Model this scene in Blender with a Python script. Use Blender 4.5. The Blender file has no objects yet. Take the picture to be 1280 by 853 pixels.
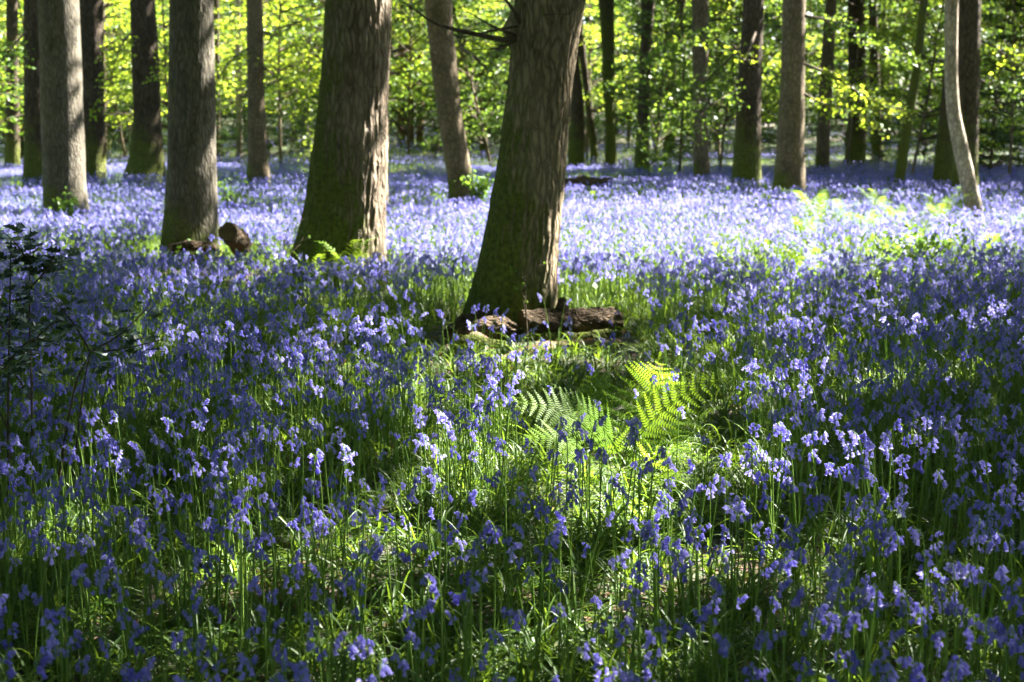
import bpy, math, random
import numpy as np
from mathutils import Vector, Matrix, Euler

R = math.radians
rng = np.random.default_rng(11)
random.seed(11)
sc = bpy.context.scene
col = sc.collection

# ------------------------------------------------------------------ camera model
F = 1280 * 50 / 36.0
CAMH = 1.5
PITCH = math.atan((426.5 - 156) / F)
CP, SP = math.cos(PITCH), math.sin(PITCH)

def at(px, py, Y):
    dx, dy = (px - 640) / F, (426.5 - py) / F
    d = Vector((dx, dy * SP + CP, dy * CP - SP))
    t = Y / d.y
    return Vector((0, 0, CAMH)) + d * t, t            # point and depth

def vnoise(x, y, seed=0):
    x = np.asarray(x, float); y = np.asarray(y, float)
    xi, yi = np.floor(x).astype(np.int64), np.floor(y).astype(np.int64)
    fx, fy = x - xi, y - yi
    fx = fx * fx * (3 - 2 * fx); fy = fy * fy * (3 - 2 * fy)
    def h(a, b):
        n = (a * 374761393 + b * 668265263 + seed * 974634777) & 0xffffffff
        n = ((n ^ (n >> 13)) * 1274126177) & 0xffffffff
        return ((n ^ (n >> 16)) & 0xffff) / 65535.0
    a = h(xi, yi) * (1 - fx) + h(xi + 1, yi) * fx
    b = h(xi, yi + 1) * (1 - fx) + h(xi + 1, yi + 1) * fx
    return a * (1 - fy) + b * fy

def ground_z(x, y):
    x = np.asarray(x, float); y = np.asarray(y, float)
    u = 0.05 * (vnoise(x * .35, y * .35, 3) - .5) + 0.16 * (vnoise(x * .11 + 7, y * .11, 4) - .5) * np.clip((y - 8) / 12, 0, 1)
    t = np.clip((y - 42) / 78, 0, 1)
    rise = 3.6 * t * t * (3 - 2 * t) * (0.85 + .3 * np.clip(x / 30, -1, 1))
    return u + rise

def gz(x, y): return float(ground_z(x, y))

def project(x, y, z):
    yy = y * CP - (z - CAMH) * SP
    up = y * SP + (z - CAMH) * CP
    yy = np.where(np.abs(yy) < .05, .05, yy)
    return 640 + F * x / yy, 426.5 - F * up / yy

# ------------------------------------------------------------------ sun, and canopy gaps shaped to light chosen ground
SUN_AZ, SUN_EL = R(58), R(48)
SUN = Vector((math.sin(SUN_AZ) * math.cos(SUN_EL), math.cos(SUN_AZ) * math.cos(SUN_EL), math.sin(SUN_EL)))
PXC = [-200, 0, 150, 300, 450, 600, 750, 900, 1050, 1200, 1400]
PYR = [205, 228, 245, 275, 310, 345, 390, 440, 500, 560, 640, 720, 800, 900]
LGT = np.array([
 [.5, .5, .5, .5, .5, .5, .5, .45, .4, .35, .3],
 [.5, .5, .5, .3, .2, .35, .45, .4, .2, .12, .1],
 [.85, .85, .7, .65, .7, .95, 1, .95, .85, .75, .6],
 [.95, .9, .85, .9, 1, 1, 1, 1, 1, 1, .95],
 [.4, .4, .45, .7, .9, 1, 1, 1, .95, .85, .6],
 [.15, .2, .32, .38, .48, .6, .65, .65, .6, .5, .25],
 [.08, .14, .3, .4, .6, .62, .25, .5, .46, .3, .12],
 [.05, .1, .26, .48, .65, .55, .22, .4, .32, .18, .08],
 [.05, .09, .2, .32, .4, .62, .85, .42, .24, .12, .07],
 [.05, .11, .3, .44, .46, .6, .8, .36, .27, .14, .07],
 [.06, .16, .42, .52, .5, .5, .46, .42, .36, .22, .1],
 [.06, .15, .36, .48, .5, .48, .44, .42, .35, .2, .1],
 [.06, .12, .28, .44, .5, .46, .42, .38, .3, .15, .08],
 [.06, .1, .2, .32, .36, .32, .3, .25, .18, .1, .06]])

def dapple(x, y):
    n1 = vnoise(x * 1.2, y * 1.0, 21) * .2 + vnoise(x * 5, y * 4.6, 22) * .28 + vnoise(x * 11, y * 10, 25) * .52
    n2 = vnoise(x * .24, y * .2, 23) * .65 + vnoise(x * .8, y * .7, 24) * .35
    w = np.clip((y - 26) / 16, 0, 1)
    return n1 * (1 - w) + n2 * w
_s = np.sort(dapple(rng.uniform(-20, 20, 20000), rng.uniform(2, 26, 20000)))
_s2 = np.sort(dapple(rng.uniform(-40, 40, 20000), rng.uniform(42, 90, 20000)))

def gap_chance(x, y):
    px, py = project(x, y, np.full_like(x, .3))
    px = np.clip(px, PXC[0], PXC[-1]); pyc = np.clip(py, PYR[0], PYR[-1])
    i = np.clip(np.searchsorted(PXC, px) - 1, 0, len(PXC) - 2)
    j = np.clip(np.searchsorted(PYR, pyc) - 1, 0, len(PYR) - 2)
    X, Y = np.array(PXC, float), np.array(PYR, float)
    fx = (px - X[i]) / (X[i + 1] - X[i]); fy = (pyc - Y[j]) / (Y[j + 1] - Y[j])
    L = (LGT[j, i] * (1 - fx) + LGT[j, i + 1] * fx) * (1 - fy) + (LGT[j + 1, i] * (1 - fx) + LGT[j + 1, i + 1] * fx) * fy
    L = np.where(y < 2.0, .12, L)
    L = np.where(y > 44, np.where(x < -1.5, .68, np.where(x < 9, .34, .24)), L)
    L = np.where(y > 62, L * .45, L)
    # gap added in the unseen canopy so sun reaches the fern
    L = np.where((px > 560) & (px < 850) & (py > 485) & (py < 690) & (y > 2), np.clip(L, .72, .76), L)
    return L

def is_gap(x, y):
    L = gap_chance(x, y)
    d = dapple(x, y)
    u = np.where(y < 34, np.searchsorted(_s, d) / len(_s), np.searchsorted(_s2, d) / len(_s2))
    return u < L

# ------------------------------------------------------------------ mesh helpers
class MB:
    def __init__(self): self.v, self.f, self.m, self.n = [], [], [], 0
    def add(self, v, f, mi=0):
        v = np.asarray(v, float).reshape(-1, 3)
        self.v.append(v)
        for a in f: self.f.append(tuple(int(k) + self.n for k in a)); self.m.append(mi)
        self.n += len(v)
    def merge(self, o, mat=None, mi=None):
        vs = np.concatenate(o.v) if o.v else np.zeros((0, 3))
        if mat is not None:
            M = np.array(mat); vs = vs @ M[:3, :3].T + M[:3, 3]
        self.v.append(vs)
        for a, k in zip(o.f, o.m): self.f.append(tuple(q + self.n for q in a)); self.m.append(k if mi is None else mi)
        self.n += len(vs)
    def mesh(self, name, mats, smooth=True):
        me = bpy.data.meshes.new(name)
        vs = np.concatenate(self.v) if self.v else np.zeros((0, 3))
        lens = np.array([len(a) for a in self.f], np.int32)
        idx = np.array([q for a in self.f for q in a], np.int32)
        fill(me, vs, idx, lens, np.array(self.m, np.int32), smooth)
        for m in (mats if isinstance(mats, (list, tuple)) else [mats]): me.materials.append(m)
        return me

def fill(me, vs, idx, lens, mi=None, smooth=True):
    me.vertices.add(len(vs)); me.vertices.foreach_set('co', np.asarray(vs, np.float32).ravel())
    me.loops.add(len(idx)); me.loops.foreach_set('vertex_index', np.asarray(idx, np.int32))
    me.polygons.add(len(lens))
    st = np.concatenate([[0], np.cumsum(lens)[:-1]]).astype(np.int32)
    me.polygons.foreach_set('loop_start', st)
    me.polygons.foreach_set('loop_total', np.asarray(lens, np.int32))
    if mi is not None: me.polygons.foreach_set('material_index', mi)
    me.polygons.foreach_set('use_smooth', np.full(len(lens), smooth))
    me.update(calc_edges=True); me.validate()

def quads_mesh(name, vs, k, mats, smooth=False, lens=None, idx=None):
    """vs (n*k,3): n faces of k corners"""
    me = bpy.data.meshes.new(name)
    n = len(vs) // k
    fill(me, vs, np.arange(n * k), np.full(n, k), None, smooth)
    me.materials.append(mats)
    return me

def tube(pts, rad, seg=8, cap=True, mb=None, mi=0, wob=0.0, seed=0):
    mb = mb or MB()
    pts = [Vector(p) for p in pts]; n = len(pts)
    rr = np.random.default_rng(seed)
    up = Vector((1, 0, 0)) if abs((pts[-1] - pts[0]).normalized().x) < .8 else Vector((0, 1, 0))
    vs = []
    for i, p in enumerate(pts):
        t = (pts[min(i + 1, n - 1)] - pts[max(i - 1, 0)]).normalized()
        a = (up - t * up.dot(t)).normalized(); b = t.cross(a); up = a
        for k in range(seg):
            th = 2 * math.pi * k / seg
            r = rad[i] * (1 + wob * rr.uniform(-1, 1))
            vs.append(p + a * (r * math.cos(th)) + b * (r * math.sin(th)))
    fs = []
    for i in range(n - 1):
        for k in range(seg):
            q = (k + 1) % seg
            fs.append((i * seg + k, i * seg + q, (i + 1) * seg + q, (i + 1) * seg + k))
    if cap:
        fs.append(tuple(range(seg - 1, -1, -1))); fs.append(tuple((n - 1) * seg + k for k in range(seg)))
    mb.add([tuple(v) for v in vs], fs, mi)
    return mb

def interp(ctrl, n):
    """Catmull-Rom through control points"""
    c = [Vector(p) for p in ctrl]
    c = [c[0] * 2 - c[1]] + c + [c[-1] * 2 - c[-2]]
    out = []
    m = len(c) - 3
    for i in range(n):
        u = i / (n - 1) * m; k = min(int(u), m - 1); t = u - k
        a, b, d, e = c[k], c[k + 1], c[k + 2], c[k + 3]
        out.append(.5 * ((2 * b) + (d - a) * t + (2 * a - 5 * b + 4 * d - e) * t * t + (3 * b - a - 3 * d + e) * t ** 3))
    return out

def tag(o, label=None, cat=None, group=None, kind=None):
    if label: o['label'] = label
    if cat: o['category'] = cat
    if group: o['group'] = group
    if kind: o['kind'] = kind
    return o
def link(name, me, parent=None, loc=None):
    o = bpy.data.objects.new(name, me); col.objects.link(o)
    if parent is not None: o.parent = parent
    if loc is not None: o.location = loc
    return o
def empty(name, loc, label, cat, group=None):
    o = link(name, None, None, loc); o.empty_display_size = .2
    return tag(o, label, cat, group)

# ------------------------------------------------------------------ materials
def new_mat(name):
    m = bpy.data.materials.new(name); m.use_nodes = True
    nt = m.node_tree; nt.nodes.clear()
    return m, nt, nt.nodes.new, nt.links.new
def ramp(nt, stops):
    r = nt.nodes.new('ShaderNodeValToRGB')
    els = r.color_ramp.elements
    while len(els) < len(stops): els.new(.5)
    for e, (p, c) in zip(els, stops):
        e.position = p; e.color = (*c, 1) if len(c) == 3 else c
    return r

def leaf_mat(name, c1, c2, t1, t2, trans=.45, rough=.42, rnd='obj', scale=3.0, spec=.18):
    """thin leaf or petal: glossy diffuse face, plus light through the blade"""
    m, nt, N, L = new_mat(name)
    out = N('ShaderNodeOutputMaterial'); mix = N('ShaderNodeMixShader'); mix.inputs[0].default_value = trans
    p = N('ShaderNodeBsdfPrincipled'); p.inputs['Roughness'].default_value = rough; p.inputs['Specular IOR Level'].default_value = spec
    t = N('ShaderNodeBsdfTranslucent')
    if rnd == 'obj':
        fac = N('ShaderNodeObjectInfo').outputs['Random']
    else:
        g = N('ShaderNodeNewGeometry'); fac = g.outputs['Random Per Island']
    tc = N('ShaderNodeTexCoord'); no = N('ShaderNodeTexNoise'); no.inputs['Scale'].default_value = scale
    L(tc.outputs['Object'], no.inputs['Vector'])
    ma = N('ShaderNodeMath'); ma.operation = 'MULTIPLY_ADD'; ma.inputs[1].default_value = .6
    L(no.outputs['Fac'], ma.inputs[0])
    mu = N('ShaderNodeMath'); mu.operation = 'MULTIPLY_ADD'; mu.inputs[1].default_value = .75; mu.inputs[2].default_value = -.18
    L(fac, mu.inputs[0]); L(mu.outputs[0], ma.inputs[2])
    a = ramp(nt, [(0, c1), (1, c2)]); b = ramp(nt, [(0, t1), (1, t2)])
    L(ma.outputs[0], a.inputs[0]); L(ma.outputs[0], b.inputs[0])
    L(a.outputs[0], p.inputs['Base Color']); L(b.outputs[0], t.inputs['Color'])
    L(p.outputs[0], mix.inputs[1]); L(t.outputs[0], mix.inputs[2]); L(mix.outputs[0], out.inputs[0])
    return m

PETAL = leaf_mat('bluebell_petal', (.11, .094, .44), (.29, .26, .76), (.28, .245, .78), (.76, .72, 1.0), .54, .5, scale=60, spec=.3)
PALE = leaf_mat('pale_petal', (.45, .42, .66), (.6, .55, .7), (.5, .45, .75), (.6, .55, .8), .42, .5)
STEM = leaf_mat('bluebell_stem', (.12, .20, .035), (.20, .31, .07), (.14, .27, .035), (.24, .39, .06), .25, .45)
BLADE = leaf_mat('strap_leaf', (.028, .065, .010), (.07, .135, .02), (.11, .20, .014), (.27, .39, .03), .42, .42, scale=14, spec=.28)
FROND = leaf_mat('fern_frond', (.085, .17, .014), (.15, .25, .02), (.19, .32, .02), (.33, .47, .035), .44, .5, scale=9)
HOLLY = leaf_mat('holly_leaf', (.012, .026, .009), (.028, .05, .015), (.02, .045, .008), (.03, .07, .01), .12, .3, 'island', spec=.5)
BEECH = leaf_mat('beech_leaf', (.05, .11, .012), (.11, .19, .02), (.24, .36, .02), (.54, .62, .05), .54, .45, 'island')
MIDLEAF = leaf_mat('hazel_leaf', (.03, .07, .012), (.07, .14, .02), (.10, .20, .018), (.26, .36, .035), .46, .45, 'island')
DARKLEAF = leaf_mat('evergreen_leaf', (.015, .038, .010), (.035, .072, .016), (.04, .09, .012), (.09, .16, .02), .33, .4, 'island')
SHADE_CANOPY = leaf_mat('shade_canopy_leaf', (.035, .075, .014), (.07, .13, .025), (.05, .10, .012), (.10, .18, .02), .3, .5, 'island')
BRAMBLE = leaf_mat('shrub_leaf', (.045, .11, .018), (.10, .18, .03), (.11, .22, .02), (.22, .34, .04), .38, .45, 'island')
DEADLEAF = leaf_mat('dead_leaf', (.10, .055, .025), (.26, .16, .08), (.12, .06, .02), (.2, .1, .04), .2, .6, 'island')

def bark_mat(name, dark, light, moss=.0, ridge=(30, 30, 6), depth=.025, mosscol=(.08, .095, .016), side=0.0, mossz=1.0):
    m, nt, N, L = new_mat(name)
    out = N('ShaderNodeOutputMaterial'); p = N('ShaderNodeBsdfPrincipled'); p.inputs['Roughness'].default_value = .9
    p.inputs['Specular IOR Level'].default_value = .2
    tc = N('ShaderNodeTexCoord')
    nz = N('ShaderNodeTexNoise'); nz.inputs['Scale'].default_value = 5; nz.inputs['Detail'].default_value = 3
    L(tc.outputs['Object'], nz.inputs['Vector'])
    sub = N('ShaderNodeVectorMath'); sub.operation = 'MULTIPLY_ADD'
    sub.inputs[1].default_value = (.10, .10, .25)
    L(nz.outputs['Color'], sub.inputs[0]); L(tc.outputs['Object'], sub.inputs[2])
    mp = N('ShaderNodeMapping'); mp.inputs['Scale'].default_value = ridge
    L(sub.outputs[0], mp.inputs['Vector'])
    vo = N('ShaderNodeTexVoronoi'); vo.feature = 'DISTANCE_TO_EDGE'; vo.inputs['Scale'].default_value = 1
    L(mp.outputs[0], vo.inputs['Vector'])
    mp2 = N('ShaderNodeMapping'); mp2.inputs['Scale'].default_value = (ridge[0] * .5, ridge[1] * .5, ridge[2] * .35)
    L(sub.outputs[0], mp2.inputs['Vector'])
    n2 = N('ShaderNodeTexNoise'); n2.inputs['Scale'].default_value = 1; n2.inputs['Detail'].default_value = 8; n2.inputs['Roughness'].default_value = .7
    L(mp2.outputs[0], n2.inputs['Vector'])
    h = N('ShaderNodeMath'); h.operation = 'MULTIPLY_ADD'; h.inputs[1].default_value = 1.5
    mn = N('ShaderNodeMath'); mn.operation = 'MINIMUM'; mn.inputs[1].default_value = .32
    L(vo.outputs['Distance'], mn.inputs[0]); L(mn.outputs[0], h.inputs[0]); L(n2.outputs['Fac'], h.inputs[2])
    bump = N('ShaderNodeBump'); bump.inputs['Strength'].default_value = 1; bump.inputs['Distance'].default_value = depth
    L(h.outputs[0], bump.inputs['Height']); L(bump.outputs[0], p.inputs['Normal'])
    cr = ramp(nt, [(.36, dark), (.62, tuple((a + b) / 2 for a, b in zip(dark, light))), (.95, light)])
    L(h.outputs[0], cr.inputs[0])
    # blotches of lichen and weather
    n3 = N('ShaderNodeTexNoise'); n3.inputs['Scale'].default_value = 2.2; n3.inputs['Detail'].default_value = 5
    L(tc.outputs['Object'], n3.inputs['Vector'])
    bl = N('ShaderNodeMix'); bl.data_type = 'RGBA'; bl.blend_type = 'MULTIPLY'
    r3 = ramp(nt, [(.3, (.62, .6, .55)), (.7, (1.15, 1.12, 1.08))])
    L(n3.outputs['Fac'], r3.inputs[0]); bl.inputs[0].default_value = .8
    L(cr.outputs[0], bl.inputs[6]); L(r3.outputs[0], bl.inputs[7])
    last = bl.outputs[2]
    if moss > 0:
        sx = N('ShaderNodeSeparateXYZ'); L(tc.outputs['Object'], sx.inputs[0])
        gn = N('ShaderNodeNewGeometry'); sn = N('ShaderNodeSeparateXYZ'); L(gn.outputs['Normal'], sn.inputs[0])
        n4 = N('ShaderNodeTexNoise'); n4.inputs['Scale'].default_value = 3.5; n4.inputs['Detail'].default_value = 7; n4.inputs['Roughness'].default_value = .65
        L(tc.outputs['Object'], n4.inputs['Vector'])
        zf = N('ShaderNodeMapRange'); zf.inputs[1].default_value = 0; zf.inputs[2].default_value = mossz; zf.inputs[3].default_value = .55; zf.inputs[4].default_value = -.15
        L(sx.outputs['Z'], zf.inputs[0])
        s = N('ShaderNodeMath'); s.operation = 'MULTIPLY_ADD'; s.inputs[1].default_value = -side
        L(sn.outputs['X'], s.inputs[0]); L(zf.outputs[0], s.inputs[2])
        s2 = N('ShaderNodeMath'); s2.operation = 'ADD'; L(s.outputs[0], s2.inputs[0]); L(n4.outputs['Fac'], s2.inputs[1])
        r4 = ramp(nt, [(.62 - moss * .2, (0, 0, 0)), (.9 - moss * .2, (1, 1, 1))])
        L(s2.outputs[0], r4.inputs[0])
        mc = ramp(nt, [(.3, tuple(c * .55 for c in mosscol)), (.8, tuple(c * 1.6 for c in mosscol))])
        n5 = N('ShaderNodeTexNoise'); n5.inputs['Scale'].default_value = 30; n5.inputs['Detail'].default_value = 4
        L(tc.outputs['Object'], n5.inputs['Vector']); L(n5.outputs['Fac'], mc.inputs[0])
        mx = N('ShaderNodeMix'); mx.data_type = 'RGBA'
        L(r4.outputs[0], mx.inputs[0]); L(last, mx.inputs[6]); L(mc.outputs[0], mx.inputs[7]); last = mx.outputs[2]
    L(last, p.inputs['Base Color']); L(p.outputs[0], out.inputs[0])
    return m

BARK_OAK = bark_mat('oak_bark', (.055, .042, .027), (.29, .232, .152), .5, (24, 24, 4.5), .03, side=.35, mossz=1.6)
BARK_MOSS = bark_mat('mossy_bark', (.055, .043, .03), (.25, .20, .148), .9, (22, 22, 4.2), .03, side=.42, mossz=1.5)
BARK_GREY = bark_mat('grey_bark', (.045, .04, .031), (.155, .14, .11), .2, (30, 30, 6), .02, side=.1, mossz=1.0)
BARK_SMOOTH = bark_mat('smooth_bark', (.06, .047, .031), (.17, .133, .088), .25, (14, 14, 10), .006, side=.2, mossz=.8)
BARK_PALE = bark_mat('pale_bark', (.12, .095, .07), (.40, .34, .27), .1, (16, 16, 10), .006, mossz=.5)
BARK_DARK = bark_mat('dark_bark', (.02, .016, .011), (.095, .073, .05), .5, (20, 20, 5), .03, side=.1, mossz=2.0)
BARK_IVY = bark_mat('green_bark', (.02, .022, .012), (.08, .08, .045), .8, (16, 16, 6), .02, side=.1, mossz=6)
BARK_RED = bark_mat('reddish_bark', (.04, .023, .015), (.15, .085, .055), .1, (20, 20, 6), .02)
WOOD_LOG = bark_mat('log_bark', (.025, .018, .011), (.12, .085, .053), .0, (9, 40, 40), .03)
TWIG = bark_mat('twig_bark', (.03, .022, .016), (.11, .085, .06), .0, (60, 60, 30), .002)
PALEWOOD = bark_mat('bleached_wood', (.11, .08, .048), (.30, .225, .145), .0, (16, 60, 60), .01)
CUT = bark_mat('cut_wood', (.075, .05, .024), (.16, .11, .055), .0, (30, 30, 30), .004)

def ground_mat():
    m, nt, N, L = new_mat('woodland_floor')
    out = N('ShaderNodeOutputMaterial'); p = N('ShaderNodeBsdfPrincipled'); p.inputs['Roughness'].default_value = .95
    tc = N('ShaderNodeTexCoord')
    a = N('ShaderNodeTexNoise'); a.inputs['Scale'].default_value = 6; a.inputs['Detail'].default_value = 8
    b = N('ShaderNodeTexVoronoi'); b.inputs['Scale'].default_value = 22
    c = N('ShaderNodeTexNoise'); c.inputs['Scale'].default_value = .5; c.inputs['Detail'].default_value = 5
    for n in (a, b, c): L(tc.outputs['Object'], n.inputs['Vector'])
    r = ramp(nt, [(.3, (.018, .013, .008)), (.55, (.05, .034, .02)), (.8, (.10, .07, .04))])
    mm = N('ShaderNodeMix'); mm.data_type = 'RGBA'; mm.blend_type = 'OVERLAY'; mm.inputs[0].default_value = .5
    L(a.outputs['Fac'], r.inputs[0]); L(r.outputs[0], mm.inputs[6]); L(b.outputs['Color'], mm.inputs[7])
    gr = ramp(nt, [(.42, (0, 0, 0)), (.62, (1, 1, 1))]); L(c.outputs['Fac'], gr.inputs[0])
    m2 = N('ShaderNodeMix'); m2.data_type = 'RGBA'; m2.inputs[7].default_value = (.03, .055, .014, 1)
    L(gr.outputs[0], m2.inputs[0]); L(mm.outputs[2], m2.inputs[6])
    bump = N('ShaderNodeBump'); bump.inputs['Distance'].default_value = .03
    L(a.outputs['Fac'], bump.inputs['Height']); L(bump.outputs[0], p.inputs['Normal'])
    L(m2.outputs[2], p.inputs['Base Color']); L(p.outputs[0], out.inputs[0])
    return m
SOIL = ground_mat()

# ------------------------------------------------------------------ ground
def build_ground():
    ys = np.concatenate([np.arange(-30, 2, 2.), np.arange(2, 24, .25), np.arange(24, 60, .8), np.arange(60, 140, 3), [160, 200, 300, 450]])
    xs = np.concatenate([[-300, -160], np.arange(-80, -14, 4.), np.arange(-14, 14.1, .4), np.arange(18, 81, 4.), [160, 300]])
    X, Y = np.meshgrid(xs, ys); Z = ground_z(X, Y)
    vs = np.stack([X, Y, Z], -1).reshape(-1, 3)
    nx, ny = len(xs), len(ys)
    i, j = np.meshgrid(np.arange(nx - 1), np.arange(ny - 1))
    a = (j * nx + i).ravel()
    idx = np.stack([a, a + 1, a + nx + 1, a + nx], 1).ravel()
    me = bpy.data.meshes.new('ground'); fill(me, vs, idx, np.full(len(a), 4)); me.materials.append(SOIL)
    tag(link('ground', me), 'brown woodland floor of soil and litter under the bluebells', 'ground', kind='structure')
build_ground()

# ------------------------------------------------------------------ leaf clouds (numpy)
def leaf_quads(c, size, nrm=None, flat=0.0, asp=.62, rs=None, bend=.0):
    """rhombic leaves: centres c (n,3), lengths size (n). flat: 0 random, 1 horizontal"""
    rs = rs or rng
    n = len(c)
    az = rs.uniform(0, 2 * math.pi, n)
    tilt = (rs.normal(0, 1, n)) * (1.2 * (1 - flat) + .25)
    d = np.stack([np.cos(az) * np.cos(tilt), np.sin(az) * np.cos(tilt), np.sin(tilt)], 1)
    roll = rs.normal(0, 1, n) * (1.3 * (1 - flat) + .35)
    s0 = np.stack([-np.sin(az), np.cos(az), np.zeros(n)], 1)
    u0 = np.cross(d, s0)
    s = s0 * np.cos(roll)[:, None] + u0 * np.sin(roll)[:, None]
    L = size[:, None]
    v = np.stack([c - d * L * .5, c + s * L * .5 * asp - d * L * .05, c + d * L * .5, c - s * L * .5 * asp - d * L * .05], 1)
    return v.reshape(-1, 3)

# ------------------------------------------------------------------ trees
PXTREES = []
TREES = []    # (root, x, y, crown?)
def trunk_from_px(rows, Y, top=15.0, seg=28, step=.12, flare=.35, seed=0, lump=.03, taper=.5):
    """rows: (py, left, right) from the top of the picture down to the base; gives local centre line and radii"""
    pts = []
    for py, a, b in rows:
        p, t = at((a + b) / 2, py, Y)
        pts.append((p.z, p.x, (b - a) / 2 / F * t))
    pts.sort()
    z, x, r = map(np.array, zip(*pts))
    bx = float(x[0]); base = gz(bx, Y)
    return z - base, x, r, base

def make_trunk_mesh(name, z, x, r, bx, mat, top, seg, seed, flare, lump, taper, dz=.1, ylean=0.0, furrow=0.0):
    rs = np.random.default_rng(seed)
    zz = np.concatenate([np.arange(-.35, 5.2, dz), np.arange(5.2, top + .1, .6)])
    slope = (x[-1] - x[-2]) / max(z[-1] - z[-2], .1)
    cx = np.interp(zz, z, x - bx); rr = np.interp(zz, z, r)
    # smooth
    for _ in range(2):
        k = np.array([.25, .5, .25]); m = (zz < 5.2)
        cx = np.where(m, np.convolve(np.pad(cx, 1, 'edge'), k, 'valid'), cx); rr = np.convolve(np.pad(rr, 1, 'edge'), k, 'valid')
    hi = zz > z[-1]
    e = zz - z[-1]
    cx = np.where(hi, cx + slope * 3 * (1 - np.exp(-np.maximum(e, 0) / 3)), cx)
    rr = np.where(hi, rr * (1 - taper * np.clip(e / max(top - z[-1], 1), 0, 1)), rr)
    low = zz < z[0]
    th = np.linspace(0, 2 * math.pi, seg, endpoint=False) + math.pi / 2
    ph = rs.uniform(0, 6.28, 4)
    lob = .5 * np.cos(3 * th + ph[0]) + .35 * np.cos(5 * th + ph[1]) + .3 * np.cos(2 * th + ph[2])
    fl = flare * np.exp(-np.maximum(zz, -.1) / .28)
    zn = zz[:, None]; T = th[None, :]
    rad = rr[:, None] * (1 + fl[:, None] * (.35 + .55 * lob[None, :]) * .9)
    lm = (vnoise(zn * 1.7 + 0 * T, 2 * np.cos(T) + 3 + 0 * zn, seed) + vnoise(zn * 1.7 + 9 + 0 * T, 2 * np.sin(T) + 3 + 0 * zn, seed + 1) - 1)
    fine = (vnoise(zn * 6 + 0 * T, 14 * np.cos(T) + 9 + 0 * zn, seed + 2) + vnoise(zn * 6 + 3 + 0 * T, 14 * np.sin(T) + 9 + 0 * zn, seed + 3) - 1)
    rad = rad * (1 + lump * 1.6 * lm + lump * .55 * fine)
    if furrow > 0:      # deep lengthwise bark ridges that wander, fork and break
        U = (T - math.pi / 2) * r[0] / .036; Z = zn + 0 * T
        U = U + 2.2 * (vnoise(Z * 1.3, U * .13, seed + 7) - .5) + 1.6 * (vnoise(Z * 5, U * .35, seed + 8) - .5)
        a = 1 - np.abs(2 * vnoise(U, Z * 4.5, seed + 9) - 1); b = 1 - np.abs(2 * vnoise(U * 2.1 + 50, Z * 11, seed + 10) - 1)
        rad = rad + furrow * (np.minimum(.75, a) * 1.3 - .5 + .35 * (b - .5))
    V = np.stack([cx[:, None] + rad * np.cos(T), ylean * zn + rad * np.sin(T), zn + 0 * T], -1).reshape(-1, 3)
    n = len(zz)
    i, j = np.meshgrid(np.arange(seg), np.arange(n - 1)); i = i.ravel(); j = j.ravel(); q = (i + 1) % seg
    idx = np.stack([j * seg + i, j * seg + q, (j + 1) * seg + q, (j + 1) * seg + i], 1)
    me = bpy.data.meshes.new(name)
    fill(me, V, idx.ravel(), np.full(len(idx), 4)); me.materials.append(mat)
    def centre(zq): return np.interp(zq, zz, cx), np.interp(zq, zz, rr)
    return me, centre

def limbs_mesh(name, centre, top, mat, seed, n=7, low=7.0, reach=4.5):
    rs = np.random.default_rng(seed); mb = MB()
    for k in range(n):
        h = rs.uniform(low, top - .5); cx, r = centre(h); az = k * 2.4 + rs.uniform(-.4, .4)
        L = reach * rs.uniform(.6, 1.1) * (1 - .35 * (h - low) / (top - low))
        d = Vector((math.cos(az), math.sin(az), .45))
        p0 = Vector((cx, 0, h))
        pts = interp([p0, p0 + d * L * .4 + Vector((0, 0, .1)), p0 + d * L * .8 + Vector((rs.uniform(-.4, .4), rs.uniform(-.4, .4), .5)), p0 + d * L + Vector((0, 0, 1.1))], 10)
        tube(pts, list(np.linspace(r * .4, .015, 10)), 7, mb=mb)
        for q in range(3):
            s = pts[4 + q * 2 - 1]; az2 = az + rs.uniform(-1.2, 1.2)
            e = s + Vector((math.cos(az2), math.sin(az2), .5)) * L * .4
            tube(interp([s, (s + e) / 2 + Vector((0, 0, .15)), e], 6), list(np.linspace(r * .16, .008, 6)), 5, mb=mb)
    return mb.mesh(name, mat)

def tree_px(name, rows, mat, label, vis=.25, Y=None, top=15.0, seg=28, seed=1, flare=.35, lump=.03, shade_crown=True, dz=.1, group=None, taper=.5, limbs=True, cat='tree', furrow=0.0):
    bpy_, a, b = rows[-1]
    if Y is None: Y = F * (CAMH - vis) / (bpy_ - 156)
    z, x, r, base = trunk_from_px(rows, Y)
    bx = float(x[0])
    root = empty(name, (bx, Y, base), label, cat, group)
    me, centre = make_trunk_mesh('trunk', z, x, r, bx, mat, top, seg, seed, flare, lump, taper, dz, furrow=furrow)
    link('trunk', me, root)
    if limbs: link('limbs', limbs_mesh('limbs', centre, top, mat, seed + 50, low=max(6.5, top * .5)), root)
    if shade_crown: TREES.append((root, bx, Y))
    PXTREES.append((root, centre, bx, Y, base))
    return root, centre, bx, Y, base

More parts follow.
